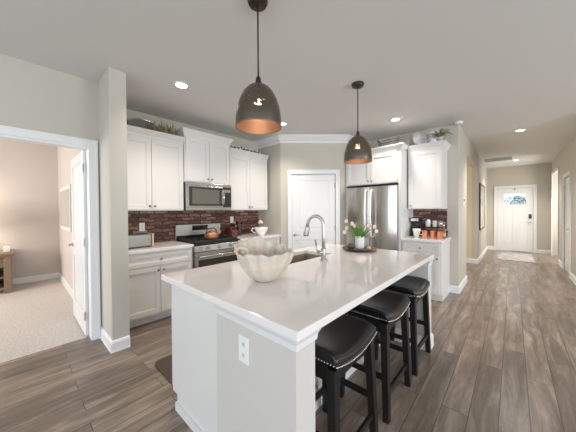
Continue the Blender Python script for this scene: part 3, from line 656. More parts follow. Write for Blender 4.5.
# worktop with sink cut-out
wt = MB()
ov = lambda x0, x1, y0, y1: wt.box(x0, x1, y0, y1, 0.876, 0.914)
bm = wt.bm
def slab_with_hole(bm, O, Hh, z0, z1):
    (a, b, c, d), (e, f, g, h) = O, Hh
    def ring(x0, x1, y0, y1, z): return [bm.verts.new(p) for p in ((x0, y0, z), (x1, y0, z), (x1, y1, z), (x0, y1, z))]
    ob, ot = ring(a, b, c, d, z0), ring(a, b, c, d, z1); hb, ht = ring(e, f, g, h, z0), ring(e, f, g, h, z1)
    for i in range(4):
        j = (i + 1) % 4
        bm.faces.new((ob[i], ob[j], ot[j], ot[i])); bm.faces.new((hb[j], hb[i], ht[i], ht[j]))
        bm.faces.new((ot[i], ot[j], ht[j], ht[i])); bm.faces.new((ob[j], ob[i], hb[i], hb[j]))
slab_with_hole(bm, (ix0, ix1, iy0, iy1), (sx0, sx1, sy0, sy1), 0.876, 0.914)
tag(wt.build('worktop', quartz_m, bevel=0.004), 'large glossy pale quartz worktop of the island', 'worktop')
sk = MB(); t = 0.012
a, b_, c_, d_ = sx0 - 0.004, sx1 + 0.004, sy0 - 0.004, sy1 + 0.004
sk.box(a, b_, c_, d_, 0.66, 0.67).box(a - t, a, c_ - t, d_ + t, 0.66, 0.8755).box(b_, b_ + t, c_ - t, d_ + t, 0.66, 0.8755).box(a, b_, c_ - t, c_, 0.66, 0.8755).box(a, b_, d_, d_ + t, 0.66, 0.8755)
so = tag(sk.build('sink', sinkin_m, bevel=0.004), 'undermount stainless sink let into the island worktop', 'sink')
MB().lathe([(0, 0.006), (0.03, 0.004), (0.045, 0)], ((a + b_) / 2, (c_ + d_) / 2, 0.671), 20).build('drain', chrome_m, so)

# faucet
fa = thing('faucet', 'brushed nickel gooseneck faucet beside the island sink', 'faucet', (-1.245, 1.84, 0.9145))
dirx = Vector((-0.98, -0.2, 0)).normalized()
MB().lathe([(0, 0), (0.031, 0), (0.031, 0.008), (0.024, 0.014), (0.022, 0.10), (0.018, 0.115), (0, 0.115)], seg=20).build('base', chrome_m, fa, smooth=True)
pts = [(0, 0, 0.10), (0, 0, 0.20), (0, 0, 0.31)]
for i in range(1, 13):
    a = PI * i / 12; q = dirx * (0.078 * (1 - math.cos(a))); pts.append((q.x, q.y, 0.31 + 0.085 * math.sin(a)))
MB().tube(pts, 0.0150, 14).build('spout', chrome_m, fa, smooth=True)
q = dirx * 0.156; q2 = dirx * 0.168
MB().tube([(q.x, q.y, 0.315), (q.x * 1.01, q.y * 1.01, 0.28), (q2.x * 1.02, q2.y * 1.02, 0.23), (q2.x * 1.03, q2.y * 1.03, 0.21)], [0.017, 0.020, 0.025, 0.023], 16).build('spray_head', chrome_m, fa, smooth=True)
MB().tube([(0, 0, 0.075), (-0.03, -0.04, 0.075)], [0.017, 0.015], 12).tube([(-0.028, -0.038, 0.075), (-0.036, -0.05, 0.10), (-0.045, -0.06, 0.185)], [0.012, 0.008, 0.007], 10).build('lever', chrome_m, fa, smooth=True)

# ------------------------------------------------------------------ stools
def make_stool(label):
    t = thing('bar_stool', label, 'stool', group=None)
    LX, LY = 0.335, 0.43      # depth, length
    # saddle cushion
    bm = bmesh.new(); nx, ny = 12, 18; top = []
    hx, hy = LX / 2 + 0.014, LY / 2 + 0.004
    def ztop(u, v):   # u,v in -1..1
        sad = 0.653 + 0.043 * abs(v) ** 2.0
        edge = 0.008 * (abs(u) ** 10) + 0.008 * (abs(v) ** 14)
        return sad + 0.018 * (1 - u ** 4) - edge
    g = [[bm.verts.new((hx * (-1 + 2 * i / nx), hy * (-1 + 2 * j / ny), ztop(-1 + 2 * i / nx, -1 + 2 * j / ny))) for j in range(ny + 1)] for i in range(nx + 1)]
    l = [[bm.verts.new((hx * (-1 + 2 * i / nx), hy * (-1 + 2 * j / ny), 0.604 + 0.036 * abs(-1 + 2 * j / ny) ** 2)) for j in range(ny + 1)] for i in range(nx + 1)]
    for i in range(nx):
        for j in range(ny):
            bm.faces.new((g[i][j], g[i + 1][j], g[i + 1][j + 1], g[i][j + 1])); bm.faces.new((l[i][j], l[i][j + 1], l[i + 1][j + 1], l[i + 1][j]))
    for i in range(nx): bm.faces.new((g[i][0], l[i][0], l[i + 1][0], g[i + 1][0])); bm.faces.new((g[i][ny], g[i + 1][ny], l[i + 1][ny], l[i][ny]))
    for j in range(ny): bm.faces.new((g[0][j], g[0][j + 1], l[0][j + 1], l[0][j])); bm.faces.new((g[nx][j], l[nx][j], l[nx][j + 1], g[nx][j + 1]))
    mb = MB(); mb.bm.free(); mb.bm = bm
    seat = mb.build('seat', leather_m, t, bevel=0.007, smooth=True)
    # nailhead strip
    nb = MB(); n = 30
    for s in (-1, 1):
        for j in range(n + 1):
            v = -1 + 2 * j / n; z = 0.604 + 0.036 * v * v + 0.010
            nb.ball((s * (hx + 0.001), hy * v, z), 0.0042, seg=6)
        for i in range(23):
            u = -1 + 2 * i / 22; nb.ball((hx * u, s * (hy + 0.001), 0.650), 0.0042, seg=6)
    nb.build('nailhead_trim', brass_m, seat, smooth=True)['label'] = 'row of small nickel nailheads'
    for sx in (-1, 1):
        for sy in (-1, 1):
            a = (sx * (LX / 2 - 0.022), sy * (LY / 2 - 0.022)); b = (sx * (LX / 2 + 0.000), sy * (LY / 2 + 0.004)); w = 0.023
            MB().flare((b[0] - w + .003, b[0] + w - .003, b[1] - w + .003, b[1] + w - .003, 0), (a[0] - w, a[0] + w, a[1] - w, a[1] + w, 0.622)).build('leg', stoolw_m, t, bevel=0.003)
    for s in (-1, 1):
        MB().prism([(-LY / 2 + 0.03, 0.612), (LY / 2 - 0.03, 0.612), (LY / 2 - 0.03, 0.53)] + [((LY / 2 - 0.03) * (1 - 2 * i / 8), 0.53 + 0.02 * math.sin(PI * i / 8)) for i in range(1, 8)] + [(-LY / 2 + 0.03, 0.53)], s * (LX / 2 - 0.03) - 0.009, s * (LX / 2 - 0.03) + 0.009, 'x').build('apron', stoolw_m, t)
        MB().box(-LX / 2 + 0.03, LX / 2 - 0.03, s * (LY / 2 - 0.03) - 0.009, s * (LY / 2 - 0.03) + 0.009, 0.54, 0.622).build('apron', stoolw_m, t)
        MB().box(s * (LX / 2 - 0.006) - 0.009, s * (LX / 2 - 0.006) + 0.009, -LY / 2 + 0.01, LY / 2 - 0.01, 0.15, 0.185).build('stretcher', stoolw_m, t, bevel=0.002)
        MB().box(-LX / 2 + 0.01, LX / 2 - 0.01, s * (LY / 2 - 0.004) - 0.009, s * (LY / 2 - 0.004) + 0.009, 0.25, 0.285).build('stretcher', stoolw_m, t, bevel=0.002)
        if s < 0: MB().box(s * (LX / 2 - 0.012) - 0.009, s * (LX / 2 - 0.012) + 0.009, -LY / 2 + 0.01, LY / 2 - 0.01, 0.33, 0.365).build('stretcher', stoolw_m, t, bevel=0.002)
    t['group'] = 'black saddle stools along the island'
    return t
st = make_stool('black leather saddle bar stool nearest the camera, at the island corner')
st.location = (-0.766, 1.185, 0)
dup(st, (-0.764, 1.81, 0), 0, 'black leather saddle bar stool in the middle of the row of three')
dup(st, (-0.762, 2.42, 0), 0, 'black leather saddle bar stool farthest down the island row')

# ------------------------------------------------------------------ pendants
def pendant(loc, label):
    t = thing('pendant_light', label, 'pendant lamp', (loc[0], loc[1], H))
    MB().lathe([(0, -0.001), (0.066, -0.001), (0.066, -0.014), (0.058, -0.03), (0.02, -0.036), (0, -0.036)], seg=28).build('ceiling_canopy', bronze_m, t, smooth=False)
    z0 = loc[2] - H   # rim height relative
    MB().tube([(0, 0, -0.03), (0, 0, z0 + 0.33)], 0.0055, 8).build('rod', bronze_m, t, smooth=True)
    MB().lathe([(0, 0.05), (0.014, 0.05), (0.02, 0.02), (0.024, 0.0), (0, 0.0)], (0, 0, z0 + 0.276), 16).build('cap', bronze_m, t, smooth=True)
    prof = [(0.149, 0.0), (0.150, 0.03), (0.146, 0.08), (0.137, 0.13), (0.121, 0.18), (0.098, 0.225), (0.071, 0.255), (0.040, 0.275), (0.012, 0.281)]
    sh = MB().lathe(prof, seg=48).build('lamp_shade', pierced_m, t, smooth=True); sh.location = (0, 0, z0)
    li = MB().lathe([(r - 0.004, z - (0.0 if i == 0 else 0.003)) for i, (r, z) in enumerate(prof)], seg=48).build('shade_lining', liner_m, sh, smooth=True); li['label'] = 'copper coloured lining'
    MB().tube([(0.1485 * math.cos(2 * PI * i / 48), 0.1485 * math.sin(2 * PI * i / 48), 0) for i in range(49)], 0.0035, 6, False).build('rim', M('rim_metal', (0.25, 0.19, 0.14), 0.35, 0.8) if 'rim_metal' not in bpy.data.materials else bpy.data.materials['rim_metal'], sh, smooth=True)
    MB().lathe([(0, 0.272), (0.018, 0.27), (0.018, 0.205), (0, 0.20)], (0, 0, z0), 14).build('socket', bronze_m, t)
    MB().ball((0, 0, z0 + 0.165), 0.028, seg=14).build('bulb', bulb_m, t, smooth=True)
    l = bpy.data.lights.new('bulb_light', 'POINT'); l.energy = 0.4; l.color = (1, 0.86, 0.74); l.shadow_soft_size = 0.03
    o = bpy.data.objects.new('bulb_light', l); C.objects.link(o); o.parent = t; o.location = (0, 0, z0 + 0.14)
    return t
pendant((-1.244, 1.09, 1.912), 'dark pierced metal dome pendant nearer the camera, above the bowl')
pendant((-1.262, 2.54, 1.893), 'dark pierced metal dome pendant farther back, in front of the refrigerator cabinets')

# can lights
def can(x, y, label, e=13):
    t = thing('recessed_light', label, 'ceiling light', (x, y, H - 0.001), group='round recessed lights in the ceiling')
    MB().lathe([(0.055, -0.002), (0.06, -0.008), (0.082, -0.006), (0.085, 0.0), (0.055, 0.0), (0.055, -0.002)], seg=32).build('trim_ring', trim_m, t, smooth=True)
    MB().lathe([(0, -0.004), (0.055, -0.003)], seg=28).build('lens', lens_m, t)
    l = bpy.data.lights.new('can_light', 'SPOT'); l.energy = e * (5 if y < 5 else 11); l.color = (1, 0.90, 0.78) if y < 5 else (1, 0.95, 0.90); l.spot_size = R(130); l.spot_blend = 0.9; l.shadow_soft_size = 0.06
    o = bpy.data.objects.new('can_light', l); C.objects.link(o); o.parent = t; o.location = (0, 0, -0.02)
    return t
for x, y, l_ in ((-2.69, 1.245, 'round recessed ceiling light left, in front of the left wall cabinet'), (-2.72, 2.88, 'round recessed ceiling light just behind the nearer pendant shade'),
                 (-1.33, 3.92, 'round recessed ceiling light in front of the cabinet by the refrigerator'), (0.09, 5.97, 'round recessed ceiling light at the near end of the hallway'),
                 (0.06, 9.5, 'round recessed ceiling light deep in the hallway by the vent')):
    can(x, y, l_)
v = thing('ceiling_vent', 'long grey return air vent in the hallway ceiling', 'vent', (-0.31, 8.95, H - 0.001), 0)
MB().box(-0.32, 0.32, -0.34, -0.30, -0.012, 0).box(-0.32, 0.32, 0.30, 0.34, -0.012, 0).box(-0.32, -0.29, -0.30, 0.30, -0.012, 0).box(0.29, 0.32, -0.30, 0.30, -0.012, 0).build('frame', trim_m, v)
MB().box(-0.29, 0.29, -0.30, 0.30, -0.002, 0).build('backing', vent_m, v)
mb = MB()
for i in range(20): mb.box(-0.29, 0.29, -0.292 + i * 0.030, -0.284 + i * 0.030, -0.011, -0.003)
mb.build('louvre', M('vent_grey', (0.5, 0.5, 0.52), 0.5), v)
tag(MB().lathe([(0, -0.035), (0.045, -0.033), (0.06, -0.022), (0.062, 0.0), (0, 0)], (-0.64, 4.73, H - 0.001), 28).build('smoke_detector', plastic_m, smooth=True), 'round white smoke detector on the ceiling by the wall corner', 'smoke detector')

# ------------------------------------------------------------------ bowl on the island (fluted shell)
def shell_bowl():
    bm = bmesh.new(); nu, nv = 96, 22; Rr = []
    for j in range(nv + 1):
        t = j / nv; ring = []
        for i in range(nu):
            a = 2 * PI * i / nu
            back = max(0.0, math.cos(a - R(168))) ** 0.9          # the side away from the camera rises as a fan
            h = 0.185 + 0.068 * back + 0.005 * math.sin(5 * a + 1)
            rmax = 0.158 + 0.022 * abs(math.cos(a - R(42)))
            flute = 1 + 0.045 * t * math.sin(13 * a) + 0.012 * t * math.sin(27 * a)
            r = (0.045 + (rmax - 0.045) * (math.sin(t * PI / 2) ** 0.92)) * flute if t > 0 else 0.045
            r = (0.045 + (rmax - 0.045) * (1 - (1 - t) ** 1.45)) * flute
            z = h * (t ** 1.35) + (0.006 * math.sin(13 * a) if t > 0.9 else 0)
            ring.append(bm.verts.new((r * math.cos(a), r * math.sin(a), z)))
        Rr.append(ring)
    for j in range(nv):
        for i in range(nu):
            k = (i + 1) % nu; bm.faces.new((Rr[j][i], Rr[j][k], Rr[j + 1][k], Rr[j + 1][i]))
    bm.faces.new(Rr[0][::-1])
    mb = MB(); mb.bm.free(); mb.bm = bm; return mb
bw = thing('shell_bowl', 'large cream fluted shell bowl on the island worktop', 'bowl', (-1.175, 1.07, 0.9175))
MBs = shell_bowl().build('bowl', shell_m, bw, smooth=True, solid=0.008)
# rolled scroll at the left of the rim
pts = []; rs = []
for i in range(22):
    a = i / 21 * 2.4 * PI; rad = 0.042 * (1 - i / 30)
    pts.append((-0.088 - rad * math.cos(a) * 0.74, -0.108 - rad * math.cos(a) * 0.67, 0.180 + rad * math.sin(a) * 0.8)); rs.append(0.014 * (1 - i / 40))
MB().tube(pts, rs, 10).ball((-0.088, -0.108, 0.178), 0.022, 1, 1, 0.9).build('scroll', shell_m, bw, smooth=True)

# tray, vase, tulips
tr = tag(MB().lathe([(0, 0), (0.10, 0), (0.13, 0.006), (0.185, 0.020), (0.190, 0.027), (0.184, 0.027), (0.13, 0.016), (0, 0.014)], (-1.265, 2.575, 0.9145), 40).build('tray', tray_m, smooth=True), 'round dark walnut tray at the far end of the island', 'tray')
va = thing('vase', 'white ribbed vase of pink tulips on the dark tray', 'vase', (-1.272, 2.60, 0.930))
bm = bmesh.new(); rings = []
for r, z in ((0.040, 0), (0.050, 0.008), (0.053, 0.05), (0.055, 0.10), (0.058, 0.14), (0.054, 0.14), (0.050, 0.10), (0.047, 0.02), (0.0001, 0.015)):
    r *= 0.88
    rings.append([bm.verts.new(((r * (1 + (0.05 if r > .01 else 0) * math.cos(14 * 2 * PI * k / 56))) * math.cos(2 * PI * k / 56), (r * (1 + 0.05 * math.cos(14 * 2 * PI * k / 56))) * math.sin(2 * PI * k / 56), z)) for k in range(56)])
for a, b_ in zip(rings, rings[1:]):
    for k in range(56): bm.faces.new((a[k], a[(k + 1) % 56], b_[(k + 1) % 56], b_[k]))
bm.faces.new(rings[0][::-1]); mb = MB(); mb.bm.free(); mb.bm = bm; mb.build('vessel', white_c, va, smooth=True)
def blade(mb, base, tip, wd, bend=0.3, n=6, up=0.0):
    base, tip = Vector(base), Vector(tip); d = tip - base; side = d.cross(Vector((0, 0, 1)))
    side = side.normalized() if side.length > 1e-4 else Vector((1, 0, 0))
    prev = None
    for i in range(n + 1):
        t = i / n; p = base + d * t + Vector((0, 0, 1)) * (4 * bend * t * (1 - t)) ; wv = wd * math.sin(PI * min(0.98, 0.15 + 0.85 * t)) * 0.5
        mid = p - Vector((0, 0, 1)) * wv * 0.3
        cur = [mb.bm.verts.new(p - side * wv), mb.bm.verts.new(mid), mb.bm.verts.new(p + side * wv)]
        if prev: mb.bm.faces.new((prev[0], prev[1], cur[1], cur[0])); mb.bm.faces.new((prev[1], prev[2], cur[2], cur[1]))
        prev = cur
CR = Vector((0.741, 0.672, 0)); CF = Vector((-0.672, 0.741, 0))
heads = [(-0.15, 0.27, 0.02), (-0.10, 0.245, -0.05), (-0.135, 0.19, 0.05), (-0.055, 0.215, 0.04), (0.085, 0.215, -0.03), (0.175, 0.205, 0.03), (0.17, 0.16, -0.04), (-0.175, 0.15, -0.02), (0.135, 0.22, 0.06)]
sm = MB()
for (u, h, f) in heads:
    e = CR * u + CF * f; sm.tube([(0, 0, 0.03), (e.x * 0.25, e.y * 0.25, 0.13), (e.x * 0.7, e.y * 0.7, 0.13 + (h - 0.08) * 0.6), (e.x, e.y, h + 0.02)], 0.003, 6)
st_ = sm.build('stems', stem_m, va, smooth=True); st_['kind'] = 'stuff'
for (u, h, f) in heads:
    e = CR * u + CF * f; p = MB()
    for k in range(3):
        aa = k * 2 * PI / 3
        p.ball((e.x + 0.007 * math.cos(aa), e.y + 0.007 * math.sin(aa), h + 0.035), 0.017, 0.85, 0.85, 1.35, seg=8)
    p.build('tulip_flower', pink_m, va, smooth=True)
lf = MB()
for i in range(60):
    a = random.uniform(0, 2 * PI); rr = random.uniform(0.04, 0.16); e = Vector((math.cos(a) * rr, math.sin(a) * rr, 0))
    blade(lf, (e.x * 0.15, e.y * 0.15, 0.11), (e.x, e.y, random.uniform(0.10, 0.30)), random.uniform(0.016, 0.026), 0.02)
l_ = lf.build('foliage', leaf_m, va, smooth=True); l_['kind'] = 'stuff'
tag(MB().lathe([(0, 0), (0.022, 0), (0.022, 0.022), (0.012, 0.03), (0, 0.03)], (-1.18, 2.63, 0.929), 16).build('votive_candle', M('amber_wax', (0.75, 0.50, 0.22), 0.4)), 'small amber candle on the tray right of the vase', 'candle')
cd = thing('candle_jar', 'short dark glass jar on the tray left of the vase', 'jar', (-1.36, 2.56, 0.929))
MB().lathe([(0, 0), (0.032, 0), (0.034, 0.05), (0.030, 0.05), (0.028, 0.01), (0, 0.01)], seg=20).build('jar', M('smoked_jar', (0.10, 0.11, 0.09), 0.15), cd, smooth=True)
MB().lathe([(0, 0.012), (0.027, 0.012), (0.027, 0.038), (0, 0.038)], seg=20).build('wax', M('wax', (0.5, 0.47, 0.38), 0.5), cd)

# ------------------------------------------------------------------ stove wall items
ts = thing('toaster', 'long steel toaster with tan ends on the left worktop', 'toaster', (-3.50, 0.855, 0.9145), 90)
MB().box(0.0, 0.30, -0.14, 0.02, 0.012, 0.165).build('body', toastb_m, ts, bevel=0.012)
MB().box(0.301, 0.325, -0.143, 0.023, 0.008, 0.170).box(-0.02, -0.001, -0.143, 0.023, 0.008, 0.17).build('end_cap', toast_m, ts, bevel=0.008)
for yy in (-0.10, -0.045): MB().box(0.02, 0.28, yy, yy + 0.025, 0.1652, 0.167).build('slot', dark_m, ts)
MB().box(0.326, 0.340, -0.07, -0.045, 0.10, 0.115).box(0.326, 0.335, -0.10, -0.08, 0.04, 0.06).build('lever', black_m, ts)
MB().box(0.01, 0.04, -0.12, -0.09, 0, 0.012).box(0.26, 0.29, -0.12, -0.09, 0, 0.012).box(0.01, 0.04, -0.02, 0.0, 0, 0.012).box(0.26, 0.29, -0.02, 0.0, 0, 0.012).build('foot', black_m, ts)

kt = thing('kettle', 'copper kettle with dark handle standing on the stove grates', 'kettle', (-3.33, 1.97, 0.9455), 60)
MB().lathe([(0, 0), (0.078, 0), (0.098, 0.02), (0.10, 0.05), (0.085, 0.085), (0.055, 0.105), (0.05, 0.108), (0, 0.115)], seg=32).build('body', kettle_m, kt, smooth=True)
MB().tube([(0.08, 0, 0.05), (0.115, 0, 0.085), (0.135, 0, 0.11)], [0.02, 0.013, 0.009], 10).build('spout', kettle_m, kt, smooth=True)
MB().tube([(-0.075, 0, 0.085), (-0.07, 0, 0.13), (-0.035, 0, 0.16), (0.035, 0, 0.16), (0.065, 0, 0.135), (0.07, 0, 0.085)], 0.007, 8).build('handle', black_m, kt, smooth=True)
MB().lathe([(0, 0.108), (0.045, 0.11), (0.035, 0.12), (0.008, 0.124), (0.014, 0.14), (0, 0.146)], seg=20).build('lid', kettle_m, kt, smooth=True)

kb = thing('knife_block', 'dark red knife block with black handles right of the stove', 'knife block', (-3.66, 2.56, 0.9145), 90)
MB().prism([(-0.10, 0), (0.06, 0), (0.06, 0.14), (0.0, 0.20), (-0.10, 0.09)], -0.06, 0.06, 'x').build('block', block_m, kb, bevel=0.004)
for i in range(3):
    for k in range(2):
        MB().tube([(-0.035 + i * 0.035, -0.06 + k * 0.045, 0.12 + k * 0.05), (-0.035 + i * 0.035, -0.11 + k * 0.045, 0.175 + k * 0.05)], 0.009, 8).build('knife_handle', black_m, kb)
uc = thing('utensil_crock', 'dark crock of cooking utensils between knife block and big white cup', 'crock', (-3.70, 2.74, 0.9145))
MB().lathe([(0, 0), (0.055, 0), (0.06, 0.06), (0.055, 0.13), (0.049, 0.13), (0.05, 0.02), (0, 0.015)], seg=24).build('crock', M('crock_glaze', (0.03, 0.025, 0.025), 0.2), uc, smooth=True)
for a, m_ in ((20, black_m), (100, steel_d), (170, black_m), (240, white_c), (310, black_m)):
    c_, s_ = math.cos(R(a)), math.sin(R(a))
    u = MB().tube([(0.01 * c_, 0.01 * s_, 0.02), (0.06 * c_, 0.06 * s_, 0.20)], 0.005, 6); u.ball((0.068 * c_, 0.068 * s_, 0.225), 0.024, 0.9, 0.4, 1.3, seg=10)
    u.build('utensil', m_, uc, smooth=True)
bc = thing('oversized_cup', 'big white tea cup planter at the right end of the stove wall worktop', 'cup', (-3.40, 3.02, 0.9145), 0)
MB().lathe([(0, 0), (0.06, 0), (0.062, 0.012), (0.085, 0.04), (0.112, 0.09), (0.122, 0.145), (0.116, 0.145), (0.105, 0.09), (0.075, 0.04), (0, 0.02)], seg=36).build('cup', white_c, bc, smooth=True)
MB().tube([(-0.075 + -0.02 * 0, -0.085, 0.125), (-0.10, -0.125, 0.13), (-0.108, -0.135, 0.09), (-0.09, -0.11, 0.055), (-0.06, -0.07, 0.045)], 0.010, 8).build('handle', white_c, bc, smooth=True)
pf = thing('pink_flower', 'pale pink ruffled flower rising from the big white cup', 'flower', (-3.44, 3.04, 0.94))
MB().tube([(0, 0, -0.003), (0, 0, 0.18)], 0.006, 6).build('stem', stem_m, pf)
p = MB()
for k in range(14):
    a = k * 2.4; rr = 0.006 * k ** 0.7; p.ball((rr * math.cos(a), rr * math.sin(a), 0.235 - 0.003 * k), 0.019, 1, 1, 0.9, seg=8)
p.build('petals', pink_m, pf, smooth=True)

def outlet(x, y, z, rz, label, w=0.07, h=0.115, kind='outlet'):
    t = thing('wall_outlet' if kind == 'outlet' else 'thermostat', label, kind, (x, y, z), rz)
    MB().box(-w / 2, w / 2, -0.006, 0, -h / 2, h / 2).build('plate', plastic_m, t, bevel=0.002)
    if kind == 'outlet':
        for zz in (-0.021, 0.021): MB().box(-0.012, 0.012, -0.0075, -0.006, zz - 0.014, zz + 0.014).build('socket', sock_m, t)
    else: MB().box(-0.022, 0.022, -0.012, -0.006, 0.005, 0.045).build('screen', bglass_m, t)
    return t
outlet(-3.826, 1.19, 1.145, 90, 'white outlet on the brick backsplash above the toaster')
outlet(-3.826, 2.68, 1.20, 90, 'white outlet on the brick backsplash above the knife block')
outlet(-0.649, 5.37, 1.50, 90, 'white thermostat with dark screen on the hallway wall corner', 0.10, 0.16, 'thermostat')

# ------------------------------------------------------------------ coffee counter items
cm = thing('coffee_maker', 'black coffee maker behind the white mug on the coffee counter', 'coffee maker', (-1.225, 4.62, 0.9145))
MB().box(-0.075, 0.075, -0.10, 0.09, 0, 0.03).box(-0.075, 0.075, 0.02, 0.09, 0.03, 0.24).box(-0.075, 0.075, -0.10, 0.09, 0.24, 0.31).build('body', black_m, cm, bevel=0.006)
MB().lathe([(0, 0.032), (0.05, 0.032), (0.06, 0.08), (0.045, 0.15), (0.04, 0.16), (0, 0.16)], (0, -0.045, 0), 20).build('carafe', bglass_m, cm, smooth=True)
MB().box(-0.06, 0.06, -0.104, -0.1005, 0.255, 0.30).build('steel_badge', steel_d, cm)
mg = thing('mug', 'white mug in front of the black coffee maker', 'mug', (-1.16, 4.40, 0.9145))
MB().lathe([(0, 0), (0.032, 0), (0.04, 0.03), (0.056, 0.09), (0.062, 0.135), (0.058, 0.135), (0.05, 0.09), (0.03, 0.02), (0, 0.012)], seg=28).build('cup', white_c, mg, smooth=True)
MB().tube([(0.052, 0, 0.105), (0.085, 0, 0.105), (0.09, 0, 0.07), (0.075, 0, 0.045), (0.044, 0, 0.045)], 0.007, 8).build('handle', white_c, mg, smooth=True)
cpn = thing('copper_mug', 'shiny copper mug just right of the white mug', 'mug', (-1.015, 4.33, 0.9145), group='copper mugs on the coffee counter')
MB().lathe([(0, 0), (0.036, 0), (0.038, 0.005), (0.038, 0.11), (0.041, 0.115), (0.037, 0.115), (0.034, 0.01), (0, 0.008)], seg=24).build('cup', copper_m, cpn, smooth=True)
MB().tube([(0.036, -0.005, 0.09), (0.062, -0.01, 0.088), (0.065, -0.01, 0.05), (0.036, -0.005, 0.03)], 0.005, 8).build('handle', copper_m, cpn, smooth=True)
cpn.rotation_euler = (0, 0, R(-60)); cpn.location.x = -1.022
dup(cpn, (-0.918, 4.34, 0.9145), 300, 'shiny copper mug in the middle of the three copper mugs')
dup(cpn, (-0.815, 4.31, 0.9145), 300, 'shiny copper mug nearest the right end of the coffee counter')
rk = thing('wire_shelf', 'black wire riser behind the copper mugs', 'shelf', (-0.96, 4.60, 0.9145))
m_ = MB()
for x in (-0.14, 0.14):
    for y in (-0.06, 0.06): m_.tube([(x, y, 0), (x, y, 0.16)], 0.004, 6)
m_.build('leg', black_m, rk)
m_ = MB()
for i in range(9): m_.tube([(-0.14 + i * 0.035, -0.06, 0.16), (-0.14 + i * 0.035, 0.06, 0.16)], 0.003, 6)
m_.tube([(-0.14, -0.06, 0.16), (0.14, -0.06, 0.16)], 0.004, 6).tube([(-0.14, 0.06, 0.16), (0.14, 0.06, 0.16)], 0.004, 6)
m_.build('grid', black_m, rk)
cn = thing('canister', 'white ribbed canister on the wire riser, leftmost', 'canister', (-1.04, 4.60, 1.079))
MB().lathe([(0, 0), (0.035, 0), (0.038, 0.09), (0.034, 0.095), (0, 0.095)], seg=20).build('jar', white_c, cn, smooth=True)
MB().lathe([(0, 0.096), (0.036, 0.096), (0.036, 0.108), (0.006, 0.112), (0.008, 0.122), (0, 0.124)], seg=20).build('lid', steel_d, cn)
def gcup(x, label, m_):
    g = thing('tumbler', label, 'tumbler', (x, 4.60, 1.079))
    MB().lathe([(0, 0), (0.025, 0), (0.032, 0.10), (0.029, 0.10), (0.022, 0.008), (0, 0.008)], seg=20).build('cup', m_, g, smooth=True)
    MB().tube([(0.026, 0, 0.04), (0.048, 0, 0.045), (0.05, 0, 0.075), (0.03, 0, 0.085)], 0.004, 6).build('handle', m_, g, smooth=True)
gcup(-0.945, 'white handled tumbler in the middle of the wire riser', white_c)
gcup(-0.86, 'steel handled tumbler at the right of the wire riser', steel_d)
bo = thing('syrup_bottle', 'amber syrup bottle with pale label right of the wire riser', 'bottle', (-0.79, 4.47, 0.9145))
MB().lathe([(0, 0), (0.026, 0), (0.028, 0.01), (0.028, 0.10), (0.012, 0.14), (0.011, 0.19), (0, 0.19)], seg=20).build('glass', bottle_m, bo, smooth=True)
MB().lathe([(0.0286, 0.03), (0.0286, 0.08)], seg=20).build('paper_label', M('label_tan', (0.65, 0.45, 0.28), 0.6), bo, smooth=True)
MB().lathe([(0, 0.19), (0.013, 0.19), (0.013, 0.21), (0, 0.212)], seg=16).build('cap', white_c, bo)
tag(MB().lathe([(0, 0), (0.02, 0), (0.03, 0.11), (0.027, 0.11), (0.018, 0.01), (0, 0.01)], (-0.79, 4.62, 0.9145), 20).build('water_glass', glass_m, smooth=True), 'clear water glass behind the amber bottle', 'glass')

# ------------------------------------------------------------------ things on top of the cabinets (tops at 2.411)
ZT = 2.4115
t = thing('serving_tray', 'oval grey metal tray leaning on the wall above the left cabinet', 'tray', (-3.74, 1.22, ZT), 90)
T = Matrix.Rotation(R(-14), 4, 'X')
n = 40; ob = MB(); A_, B_ = 0.20, 0.113
pr = [(A_ * math.cos(2 * PI * i / n), B_ + B_ * math.sin(2 * PI * i / n)) for i in range(n)]
ob.prism(pr, -0.006, 0.0, 'y')
for v_ in ob.bm.verts: v_.co = T @ v_.co
ob.build('dish', galv_m, t)
rp = [T @ Vector((a, -0.004, b_)) for a, b_ in pr + pr[:1]]
MB().tube(rp, 0.009, 8, False).build('rim', steel_d, t, smooth=True)
k_ = thing('woven_basket', 'low dark woven basket above the left cabinet beside the column', 'basket', (-3.68, 0.90, ZT), 0)
MB().lathe([(0, 0), (0.08, 0), (0.095, 0.06), (0.10, 0.10), (0.092, 0.10), (0.085, 0.01), (0, 0.01)], seg=28).build('body', basket_m, k_, smooth=True)
MB().tube([(0.097 * math.cos(2 * PI * i / 28), 0.097 * math.sin(2 * PI * i / 28), 0.10) for i in range(29)], 0.006, 6, False).build('rim', basket_m, k_)
dg = MB()
for i in range(110):
    a = random.uniform(0, 2 * PI); rr = random.uniform(0.03, 0.13); bx, by = random.uniform(-0.05, 0.05), random.uniform(-0.24, 0.10)
    blade(dg, (bx * 0.5, by * 0.8, 0.005), (bx + rr * math.cos(a) * 0.8, min(0.14, by + rr * math.sin(a)), random.uniform(0.03, 0.20)), 0.018, 0.02, 5)
o = dg.build('dried_bouquet', dried_m, smooth=False); o.location = (-3.64, 1.48, ZT); tag(o, 'tuft of brown dried leaves above the left cabinet, beside the raised cabinet', 'dried plant')
gl = thing('garland', 'black and white cotton garland along the top of the right wall cabinet', 'garland', (-3.56, 2.50, ZT), 90)
tw = MB()
for k in range(3):
    tw.tube([(i * 0.055, 0.02 * math.sin(i * 1.3 + k * 2), 0.012 + 0.022 * (1 + math.sin(i * 1.9 + k * 1.7))) for i in range(13)], 0.007, 6)
for i in range(34):
    x = random.uniform(0.0, 0.66); blade(tw, (x, 0, 0.015), (x + random.uniform(-0.05, 0.05), random.uniform(-0.05, 0.06), random.uniform(0.02, 0.09)), 0.02, 0.01, 4)
tw.build('twigs', M('dark_twig', (0.06, 0.045, 0.04), 0.7), gl)
bl = MB()
